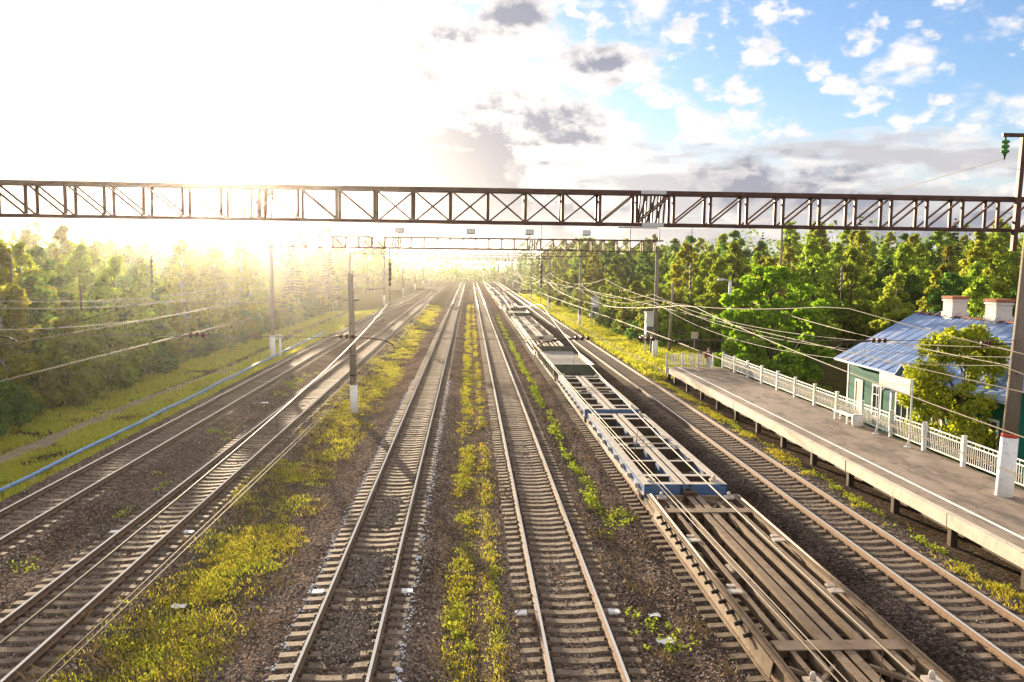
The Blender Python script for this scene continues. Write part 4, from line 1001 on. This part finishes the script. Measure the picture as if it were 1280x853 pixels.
be = [(0,1),(1,2),(2,3),(3,4),(4,5),(5,6),(3,7),(7,8),(8,9),(9,10),(3,11),(11,12),(12,13),(13,14),(0,15),(15,16),(16,17),(17,18),(0,19),(19,20),(20,21),(21,22)]
skin_body('body', bv, be, M['skin'], pr)
gro = lambda v, k: tuple(list(v[:3]) + [r+k for r in v[3:]])
jv = [gro(bv[i], .022) for i in (0,1,2,3,7,8,9,11,12,13)]
skin_body('jacket', jv, [(0,1),(1,2),(2,3),(3,4),(4,5),(5,6),(3,7),(7,8),(8,9)], M['jacket'], pr)
tv = [gro(bv[i], .02) for i in (0,15,16,17,19,20,21)]
skin_body('trousers', tv, [(0,1),(1,2),(2,3),(0,4),(4,5),(5,6)], M['trousers'], pr)
skin_body('hair', [(0,.025,1.55,.075,.07),(0,.02,1.64,.092,.095),(0,.0,1.71,.07,.075)], [(0,1),(1,2)], M['hair'], pr)
for s in (-1, 1):
    skin_body('shoe', [(s*.105,.03,.05,.05,.045),(s*.115,-.13,.04,.045,.035)], [(0,1)], M['shoe'], pr, 1)

# ------------------------------------------------------------------ trees
def leaf_quads(cent, rad, n, size, flat=.35, droop=0.):
    """n leaves scattered in clumps; returns quad vertices"""
    cent = np.asarray(cent, float); rad = np.asarray(rad, float)
    wgt = rad**2; k = rng.choice(len(cent), n, p=wgt/wgt.sum())
    u = rng.normal(0, 1, (n,3)); u /= np.linalg.norm(u, axis=1)[:,None]
    rr = rad[k]*(rng.random(n)**.55); p = cent[k] + u*rr[:,None]*np.array([1,1,.8])
    p[:,2] -= droop*rng.random(n)*rad[k]
    nrm = u*.6 + rng.normal(0,.75,(n,3)); nrm[:,2] += flat; nrm /= np.linalg.norm(nrm, axis=1)[:,None]
    a = rng.normal(0,1,(n,3)); a -= nrm*(a*nrm).sum(1)[:,None]; a /= np.linalg.norm(a, axis=1)[:,None]; b = np.cross(nrm, a)
    s = (size*(.55+.9*rng.random(n)))[:,None]; bend = nrm*s*.25
    q = np.stack([p-a*s, p-b*s*.62+bend, p+a*s, p+b*s*.62+bend], 1)
    return q.reshape(-1,3)
def tree_meshes(kind, seed, h, rx, z0, n_cl, n_leaf, size, shape='egg', trunk_r=.14, bark='bark', limbs=14, cl_r=(.5,1.), jag=.25):
    random.seed(seed)
    cs, rs = [], []
    for i in range(n_cl):
        u = random.random(); zz = z0 + (h-z0)*u
        if shape == 'egg': e = math.sin(math.pi*min(max((u*.93+.07),0),1)**.8)**.75
        elif shape == 'column': e = (math.sin(math.pi*(u*.9+.1)**.7))**.6*(1-.25*u)
        elif shape == 'dome': e = math.sqrt(max(1-u*u*.97, 0))
        elif shape == 'broad': e = math.sin(math.pi*(u*.86+.12))**.5
        r = rx*e*(1-jag+2*jag*random.random()*.8)*math.sqrt(.25+.75*random.random()); a = random.random()*6.283
        cs.append((r*math.cos(a), r*math.sin(a), zz)); rs.append(random.uniform(*cl_r)*(1.12-.5*u))
    for i in range(5): cs.append((random.uniform(-.2,.2)*rx, random.uniform(-.2,.2)*rx, h-.3*i*cl_r[1])); rs.append(cl_r[0]*.6)
    v = leaf_quads(cs, rs, n_leaf, size)
    mb = MB(); zt = h*.93; wob = [random.uniform(-.12,.12) for _ in range(8)]
    path = [(wob[i]*i*.35, wob[7-i]*i*.35, -.4+ (zt+.4)*i/6) for i in range(7)]
    mb.tube(path, [trunk_r*(1-.13*i)*(1.35 if i == 0 else 1) for i in range(7)], 7)
    for c in random.sample(cs, min(limbs, len(cs))):
        zb = max(z0*.6, c[2]-1.2*math.hypot(c[0],c[1])-.3); f = min(zb/zt, .95); k = min(int(f*6), 5); P0 = Vector(path[k]).lerp(Vector(path[k+1]), f*6-k)
        mid = P0.lerp(Vector(c), .5); mid.z -= .15*rx*.3
        mb.tube([P0, mid, c], [trunk_r*.42, trunk_r*.25, trunk_r*.08], 5, caps=False)
    return v, mb, bark
def conifer_meshes(seed, h, rx, n_whorl, per, size, z0=1., bark='bark'):
    random.seed(seed); P = []
    for i in range(n_whorl):
        u = i/(n_whorl-1); zz = z0+(h-z0)*u; L_r = rx*(1-u)**.85+.12; na = max(4, int(7*(1-u))+4)
        for j in range(na):
            a = random.random()*6.283; ln = L_r*random.uniform(.7,1.1)
            m = max(3, int(per*ln/rx)); t_ = np.sqrt(rng.random(m))*ln
            x = np.cos(a)*t_; y = np.sin(a)*t_; z_ = zz - t_*.28 + rng.normal(0,.06,m) + .12*t_**2/rx
            P.append(np.stack([x+rng.normal(0,.12,m)*(.4+t_/rx), y+rng.normal(0,.12,m)*(.4+t_/rx), z_], 1))
    P = np.concatenate(P); n = len(P); k = np.arange(n)
    nr = rng.normal(0,.5,(n,3)); nr[:,2] += 1; nr /= np.linalg.norm(nr,axis=1)[:,None]
    out = P.copy(); out[:,2] = -.3*np.hypot(P[:,0],P[:,1]); out += rng.normal(0,.35,(n,3)); a = out - nr*(out*nr).sum(1)[:,None]; a /= np.linalg.norm(a,axis=1)[:,None]+1e-6; b = np.cross(nr,a)
    s = (size*(.6+.8*rng.random(n)))[:,None]
    q = np.stack([P-a*s, P-b*s*.4, P+a*s, P+b*s*.4], 1).reshape(-1,3)
    mb = MB(); mb.tube([(0,0,-.4),(0,0,h*.5),(0,0,h)], [h*.013,h*.008,.02], 7)
    return q, mb, bark
PROTO = {}
def proto(kind, name, leaf, meshes):
    v, mb, bark = meshes
    cm = soup('crown', v, 4, L_[leaf]); tm = mb.mesh('trunk', M[bark]); me = cm.data
    bpy.data.objects.remove(cm)
    PROTO.setdefault(kind, []).append((name, me, tm))
for i in range(3): proto('birch', 'birch_tree', 'birch', tree_meshes('birch', 10+i, 13+i, 3.0, 1.5, 85, 10500, .19, ('egg','egg','column')[i], .15, 'bark_birch', 16, (.55,1.05), .3))
for i in range(3): proto('aspen', 'aspen_tree', 'aspen', tree_meshes('aspen', 20+i, 13+i, 3.5, 1.2, 85, 10000, .21, 'egg', .18, 'bark', 18, (.7,1.3), .28))
for i in range(2): proto('alder', 'alder_tree', 'alder', tree_meshes('alder', 30+i, 12.5+i, 3.5, .8, 85, 10000, .21, 'egg', .18, 'bark', 18, (.7,1.3), .28))
for i in range(3): proto('willow', 'young_tree', 'willow', tree_meshes('willow', 40+i, 6.5, 2.6, .3, 65, 7000, .15, 'egg', .08, 'bark', 16, (.4,.85), .35))
for i in range(2): proto('bushw', 'bush', 'willow', tree_meshes('bush', 50+i, 3.2, 2.1, .15, 34, 3600, .12, 'dome', .05, 'bark', 12, (.4,.75), .3))
for i in range(2): proto('busha', 'bush', 'alder', tree_meshes('bush', 55+i, 3.6, 2.4, .15, 36, 3800, .13, 'dome', .05, 'bark', 12, (.45,.8), .3))
for i in range(2): proto('spruce', 'spruce_tree', 'spruce', conifer_meshes(60+i, 16, 2.6, 26, 60, .26))
for i in range(2): proto('pine', 'pine_tree', 'pine', tree_meshes('pine', 70+i, 16, 2.2, 7.5, 34, 5200, .2, 'broad', .19, 'bark', 14, (.6,1.1), .35))
NT = {}
def plant(kind, x, y, label, cat, group=None, s=1., sz=None, v=None, z=None):
    ps_ = PROTO[kind]; name, cm, tm = ps_[random.randrange(len(ps_)) if v is None else v]
    r = thing(name, label, cat, (x, y, gz(x, y) if z is None else z), group, random.random()*6.283)
    r.scale = (s, s, sz or s)
    link('trunk', tm, r); link('crown', cm, r); NT[kind] = NT.get(kind, 0)+1
    return r
# single, recognisable ones
v, mb, bk = tree_meshes('maple', 81, 9.6, 4.6, .7, 120, 30000, .17, 'broad', .22, 'bark', 40, (.5,1.0), .38)
mp_ = thing('maple_tree', 'big bright green leafy tree beside the street lamp and the station house', 'tree', (24.9, 69.5, gz(24.9, 69.5)))
mb.build('trunk', M['bark'], mp_); c = soup('crown', v, 4, L_['maple'], parent=mp_)
v, mb, bk = tree_meshes('rowan', 83, 7.2, 2.75, .9, 130, 30000, .09, 'broad', .09, 'bark', 50, (.4,.8), .28)
rw = thing('small_tree', 'yellow-green small tree between the platform fence and the station house', 'tree', (23.3, 39.3, gz(23.3, 39.3)))
mb.build('trunk', M['bark'], rw); c = soup('crown', v, 4, L_['rowan'], parent=rw)
v, mb, bk = tree_meshes('hazel', 85, 4.2, 2.6, .2, 60, 10000, .13, 'dome', .07, 'bark', 20, (.5,.9), .3)
hz_ = thing('bush', 'bright yellow-green bush behind the near cabinet and mast', 'bush', (22.6, 96., gz(22.6, 96)))
mb.build('trunk', M['bark'], hz_); soup('crown', v, 4, L_['maple'], parent=hz_)

random.seed(11)
G_R = 'trees of the wood right of the line'; G_L = 'trees of the wood left of the line'; G_Y = 'young trees along the right edge of the line'; G_B = 'bushes along the right edge'
LBL = {'birch': 'yellow-green birch in the wood on the platform side', 'aspen': 'mid green leafy tree in the wood on the platform side', 'alder': 'dark green leafy tree in the wood on the platform side',
       'spruce': 'dark spruce rising from the wood on the platform side', 'pine': 'pine with bare lower trunk in the wood on the platform side'}
def rnd_kind(p): 
    q = random.random()
    for k, w_ in p:
        if q < w_: return k
        q -= w_
    return p[-1][0]
def blocked(x, y):
    if 22 < x < 35.5 and 33 < y < 56: return True            # the house
    if math.hypot(x-24.9, y-69.5) < 5.5: return True
    return False
pts_ = []
def spaced(x, y, dmin):
    for a, b in pts_:
        if (a-x)**2+(b-y)**2 < dmin*dmin: return False
    pts_.append((x, y)); return True
# right wood, nearest rows first
def wood_right(n, x0, x1, y0, y1, dmin, smin, smax, mix):
    c = 0; tries = 0
    while c < n and tries < n*40:
        tries += 1; x = random.uniform(x0, x1); y = random.uniform(y0, y1)
        if x < 24 + max(0, (100-y))*.25 and y < 110: continue
        if x < 22.5 + 1.5*math.sin(y*.2) or blocked(x, y): continue
        if not spaced(x, y, dmin): continue
        k = rnd_kind(mix); plant(k, x, y, LBL[k], 'tree', G_R, random.uniform(smin, smax)); c += 1
wood_right(16, 37, 66, 60, 86, 4.4, .62, .8, [('birch',.45),('aspen',.35),('alder',.2)])
wood_right(45, 26, 95, 86, 135, 4.6, .7, .92, [('birch',.42),('aspen',.36),('alder',.22)])
wood_right(48, 60, 125, 120, 185, 5.2, .92, 1.12, [('birch',.34),('aspen',.32),('alder',.28),('spruce',.06)])
wood_right(50, 24, 80, 135, 260, 5.2, .72, 1.05, [('birch',.38),('aspen',.36),('alder',.22),('spruce',.04)])
wood_right(34, 24, 75, 260, 400, 6., .95, 1.3, [('birch',.34),('aspen',.36),('alder',.26),('spruce',.04)])
# young growth and bushes along the edge
y = 99.
while y < 330:
    x = 21.8 + random.uniform(-.7, 2.0) - (y > 180)*1.2
    plant('willow', x, y, 'young yellow-green tree at the edge of the wood beside the line poles', 'tree', G_Y, random.uniform(.62, 1.12)); y += random.uniform(2.4, 4.2) + (y-99)*.012
y = 101.
while y < 300:
    plant(random.choice(('bushw','busha')), 20.6 + random.uniform(-.6, 1.2), y, 'low leafy bush at the foot of the young trees beside the line', 'bush', G_B, random.uniform(.4, .8)); y += random.uniform(3, 6) + (y-101)*.02
for x, y, k, s, lab in ((27.6, 92, 'willow', 1.05, 'pale olive young tree behind the small white sign'), (30.5, 88, 'willow', .9, 'olive young tree right of the street lamp, behind the bright maple'),
        (24.8, 60.5, 'bushw', .62, 'yellow-green bush at the far corner of the station house'), (23.0, 57.2, 'bushw', .5, 'small yellow bush behind the fence before the station house'),
        (22.4, 62.5, 'busha', .5, 'green bush behind the fence under the big bright tree'), (36.5, 60, 'aspen', .62, 'green tree rising behind the far gable of the station house'),
        (33.5, 66, 'busha', 1.0, 'dark bush filling the gap between the big bright tree and the house roof'), (29.5, 76, 'busha', .9, 'dark bush behind the big bright tree'),
        (22.3, 33.5, 'bushw', .42, 'low bush behind the fence at the near mast'), (22.1, 36.2, 'busha', .3, 'low dark weeds bush at the foot of the yellow small tree'),
        (38, 52, 'birch', .8, 'birch with yellow leaves behind the two chimneys'), (43, 58, 'birch', .78, 'tall birch behind and right of the chimneys')):
    plant(k, x, y, lab, 'tree' if k in ('willow','aspen','birch') else 'bush', None, s)
# left wood
LB2 = {'birch': 'backlit birch in the hazy wood left of the line', 'aspen': 'backlit leafy tree in the hazy wood left of the line', 'alder': 'dim green tree in the hazy wood left of the line',
       'spruce': 'backlit spruce standing above the wood left of the line', 'pine': 'backlit pine in the hazy wood left of the line'}
def wood_left(n, x0, x1, y0, y1, dmin, smin, smax, mix):
    c = 0; tries = 0
    while c < n and tries < n*40:
        tries += 1; x = -random.uniform(x0, x1); y = random.uniform(y0, y1)
        if x > -26.5 - .02*y or not spaced(x, y, dmin): continue
        k = rnd_kind(mix); plant(k, x, y, LB2[k], 'tree', G_L, random.uniform(smin, smax)); c += 1
wood_left(52, 26, 54, 40, 100, 3.9, .66, .78, [('birch',.2),('aspen',.45),('alder',.35)])
wood_left(54, 28, 85, 95, 190, 4.8, .8, .94, [('birch',.2),('aspen',.42),('alder',.38)])
wood_left(60, 28, 110, 185, 380, 7., .98, 1.25, [('birch',.22),('aspen',.46),('alder',.32)])
for y in (157, 172): plant('spruce', -27.5-random.uniform(0,5), y, LB2['spruce'], 'tree', G_L, random.uniform(.85, 1.0))
y = 36.
while y < 190:
    plant(random.choice(('bushw','busha','willow')), -25.0 - random.uniform(0, 1.6) - .02*y, y, 'low backlit bush at the foot of the left wood', 'bush', 'bushes along the left wood', random.uniform(.6, 1.05)); y += random.uniform(2.4, 4.4) + (y-36)*.03

# woods too far off to count
P = []
def far_clumps(n, x0, x1, y0, y1, h0, h1, gap=None):
    for _ in range(n):
        x = random.uniform(x0, x1); y = random.uniform(y0, y1)
        if gap and gap(x, y): continue
        h = random.uniform(h0, h1)
        for k in range(5):
            u = (k+.5)/5; P.append((x+random.uniform(-1,1), y, -.5+h*u, h*.14*(1.25-u*.8)))
far_clumps(420, -420, -34, 380, 560, 14, 19)
far_clumps(420, 26, 420, 390, 560, 17, 23)
far_clumps(420, 85, 330, 190, 390, 17, 23)
far_clumps(380, -330, -85, 180, 380, 14, 19)
far_clumps(300, -60, 60, 430, 520, 8, 13)
P = np.array(P); v = leaf_quads(P[:,:3], P[:,3]*1.5, 90000, .75)
tag(soup('distant_woods', v, 4, L_['alder']), kind='stuff')

# ------------------------------------------------------------------ grass and weeds
def tufts(name, n, fx, fy, dens, hgt, mat, blades=7, spread=.09, wid=.014, leafy=False):
    x = fx(n); y = fy(n); keep = rng.random(n) < dens(x, y); x = x[keep]; y = y[keep]; n = len(x); zz = zprof(x, y) + .01
    V = []
    for b in range(blades):
        a = rng.random(n)*6.283; l = hgt*(.45+.9*rng.random(n)); lean = .25+.75*rng.random(n)
        bx = x + rng.normal(0, spread, n); by = y + rng.normal(0, spread, n)
        dx = np.cos(a); dy = np.sin(a); wv = wid*(.7+.6*rng.random(n))*np.where(y > 45, 1.6, 1)
        if leafy:
            hz0 = zz + l*rng.random(n); c = np.stack([bx, by, hz0], 1); s = wid*2.2
            e1 = np.stack([dx*s, dy*s, rng.normal(0,.5,n)*s], 1); e2 = np.stack([-dy*s, dx*s, rng.normal(0,.5,n)*s], 1)*.7
            V.append(np.stack([c-e1, c-e2, c+e1, c+e2], 1))
        else:
            p0 = np.stack([bx - dy*wv, by + dx*wv, zz], 1); p1 = np.stack([bx + dy*wv, by - dx*wv, zz], 1)
            p2 = np.stack([bx + dx*l*lean*.5 + dy*wv*.7, by + dy*l*lean*.5 - dx*wv*.7, zz + l*.7], 1); p3 = np.stack([bx + dx*l*lean, by + dy*l*lean, zz + l*.95], 1)
            V.append(np.stack([p0, p1, p2, p3], 1))
    v = np.concatenate(V).reshape(-1, 3)
    return tag(soup(name, v, 4, M_or(mat)), kind='stuff')
def M_or(k): return L_.get(k) or M[k]
sm = lambda a, lo, hi: np.clip((a-lo)/(hi-lo), 0, 1)
def band(x, c, w): return np.clip(1.4-np.abs(x-c)/w*1.2, 0, 1)
def near_y(lo, hi, p=1.6): return lambda n: lo + (hi-lo)*rng.random(n)**p
# the wide strip between tracks B and C
dB = lambda x, y: band(x, -7.15+.25*np.sin(y*.3), 1.6)*sm(fnoise(x, y*.7, 1.5), .28, .78)
tufts('strip_grass', 42000, lambda n: rng.uniform(-9.3, -5.0, n), near_y(13.5, 190, 2.), lambda x, y: dB(x, y)*.7, .1, 'grass', 9, .12, .011)
tufts('strip_weeds', 9000, lambda n: rng.uniform(-9.2, -5.1, n), near_y(14, 85), lambda x, y: dB(x, y)*sm(fnoise(x+40, y, 1.1), .38, .7), .15, 'weed', 9, .13, .014, True)
M_dry = weathered('dry_stalks', (.2,.15,.07), (.33,.25,.12), 9, .9, bump=0)
M['dry'] = M_dry
tufts('dry_stalks', 2600, lambda n: rng.uniform(-9.6, -4.9, n), near_y(14, 80), lambda x, y: sm(fnoise(x+21, y, 1.4), .4, .7)*band(x, -7.1, 2.2), .3, 'dry', 4, .05, .006)
tufts('dry_stalks', 900, lambda n: rng.uniform(-1.0, 1.5, n), near_y(14, 80), lambda x, y: sm(fnoise(x+2, y, 1.4), .4, .7), .22, 'dry', 4, .05, .006)
tufts('dry_stalks', 1500, lambda n: rng.uniform(3.9, 5.9, n), near_y(15, 60), lambda x, y: sm(fnoise(x+2, y, 1.1), .55, .75), .2, 'dry', 4, .05, .006)
# the narrow strip between C and D: two ragged rows
dC = lambda x, y: np.maximum(band(x, -.12+.1*np.sin(y*.5), .36)*sm(fnoise(x*2, y*.8, 1.1), .32, .6), band(x, .72, .2)*sm(fnoise(x*2+9, y*.4, 1.6), .46, .6)*.9)
tufts('strip_grass', 20000, lambda n: rng.uniform(-.7, 1.1, n), near_y(13.5, 190), lambda x, y: dC(x, y)*.5, .08, 'grass', 9, .11, .011)
tufts('strip_weeds', 3000, lambda n: rng.uniform(-.6, 1.0, n), near_y(13.5, 120), lambda x, y: dC(x, y)*sm(fnoise(x+4, y, .9), .44, .6), .13, 'weed', 8, .06, .02, True)
# clumps between D and the wagons
dD = lambda x, y: band(x, 4.75+.1*np.sin(y*.4), .3)*sm(fnoise(x*1.5+3, y*.6, 1.6), .42, .6)*sm(y, 27, 31) + band(x, 5.3, .5)*(np.abs(y-29.6) < .9)*.5 + band(x, 4.7, .8)*(np.abs(y-20.2) < 1.1)*.14
tufts('ballast_weeds', 9000, lambda n: rng.uniform(4.0, 5.9, n), near_y(17, 150, 1.3), dD, .16, 'weed', 9, .08, .021, True)
# mossy clumps along the platform, and one between the wagons and track F
dF = lambda x, y: band(x, 15.1+.15*np.sin(y*.35), .38)*sm(fnoise(x*1.3, y*.9, 1.2), .42, .56) + (np.hypot(x-10.4, y-31.4) < .6)*.7
tufts('platform_weeds', 9000, lambda n: rng.uniform(10, 15.9, n), near_y(15, 75, 1.2), dF, .13, 'weed', 9, .08, .02, True)
tufts('platform_grass', 9000, lambda n: rng.uniform(13.9, 15.9, n), near_y(15, 75, 1.2), lambda x, y: band(x, 15., .7)*sm(fnoise(x, y, 1.5), .46, .66), .12, 'grass', 6)
# the bank on the right past the platform
dR = lambda x, y: np.where(np.abs(x-16.35-.25*np.sin(y*.11)) < .55, .05, 1)*sm(fnoise(x, y, 2.2), .2, .5)*sm(x, 14.4, 15.4)
tufts('bank_grass', 26000, lambda n: rng.uniform(14.4, 24, n), near_y(69, 260, 1.8), dR, .26, 'grass', 5, .2, .03)
tufts('bank_weeds', 8000, lambda n: rng.uniform(15, 24, n), near_y(69, 200, 1.6), lambda x, y: dR(x, y)*sm(fnoise(x+3, y, 1.6), .45, .65), .4, 'weed', 9, .18, .04, True)
tufts('yard_grass', 12000, lambda n: rng.uniform(20.9, 25, n), near_y(28, 70, 1.), lambda x, y: sm(fnoise(x, y, 1.6), .3, .5), .3, 'grass', 6, .14, .022)
tufts('yard_weeds', 7000, lambda n: rng.uniform(20.9, 24, n), near_y(28, 72, 1.), lambda x, y: sm(fnoise(x+8, y, 1.3), .44, .6), .5, 'weed', 10, .15, .03, True)
# left verge
tufts('verge_grass', 30000, lambda n: rng.uniform(-27, -17.3, n), near_y(26, 170, 1.7), lambda x, y: np.where(np.abs(x+22+.4*np.sin(y*.09)*-1-np.maximum(0, y-60)*-.02) < .7, .04, 1)*sm(fnoise(x, y, 2.), .25, .5), .2, 'grass', 6, .18, .022)
tufts('ballast_weeds', 1600, lambda n: rng.uniform(-13.6, -11.9, n), near_y(22, 70, 1.), lambda x, y: sm(fnoise(x+8, y, 1.), .62, .72), .14, 'weed', 8, .1, .02, True)
print('TREES', NT, 'objects', len(scene.objects))
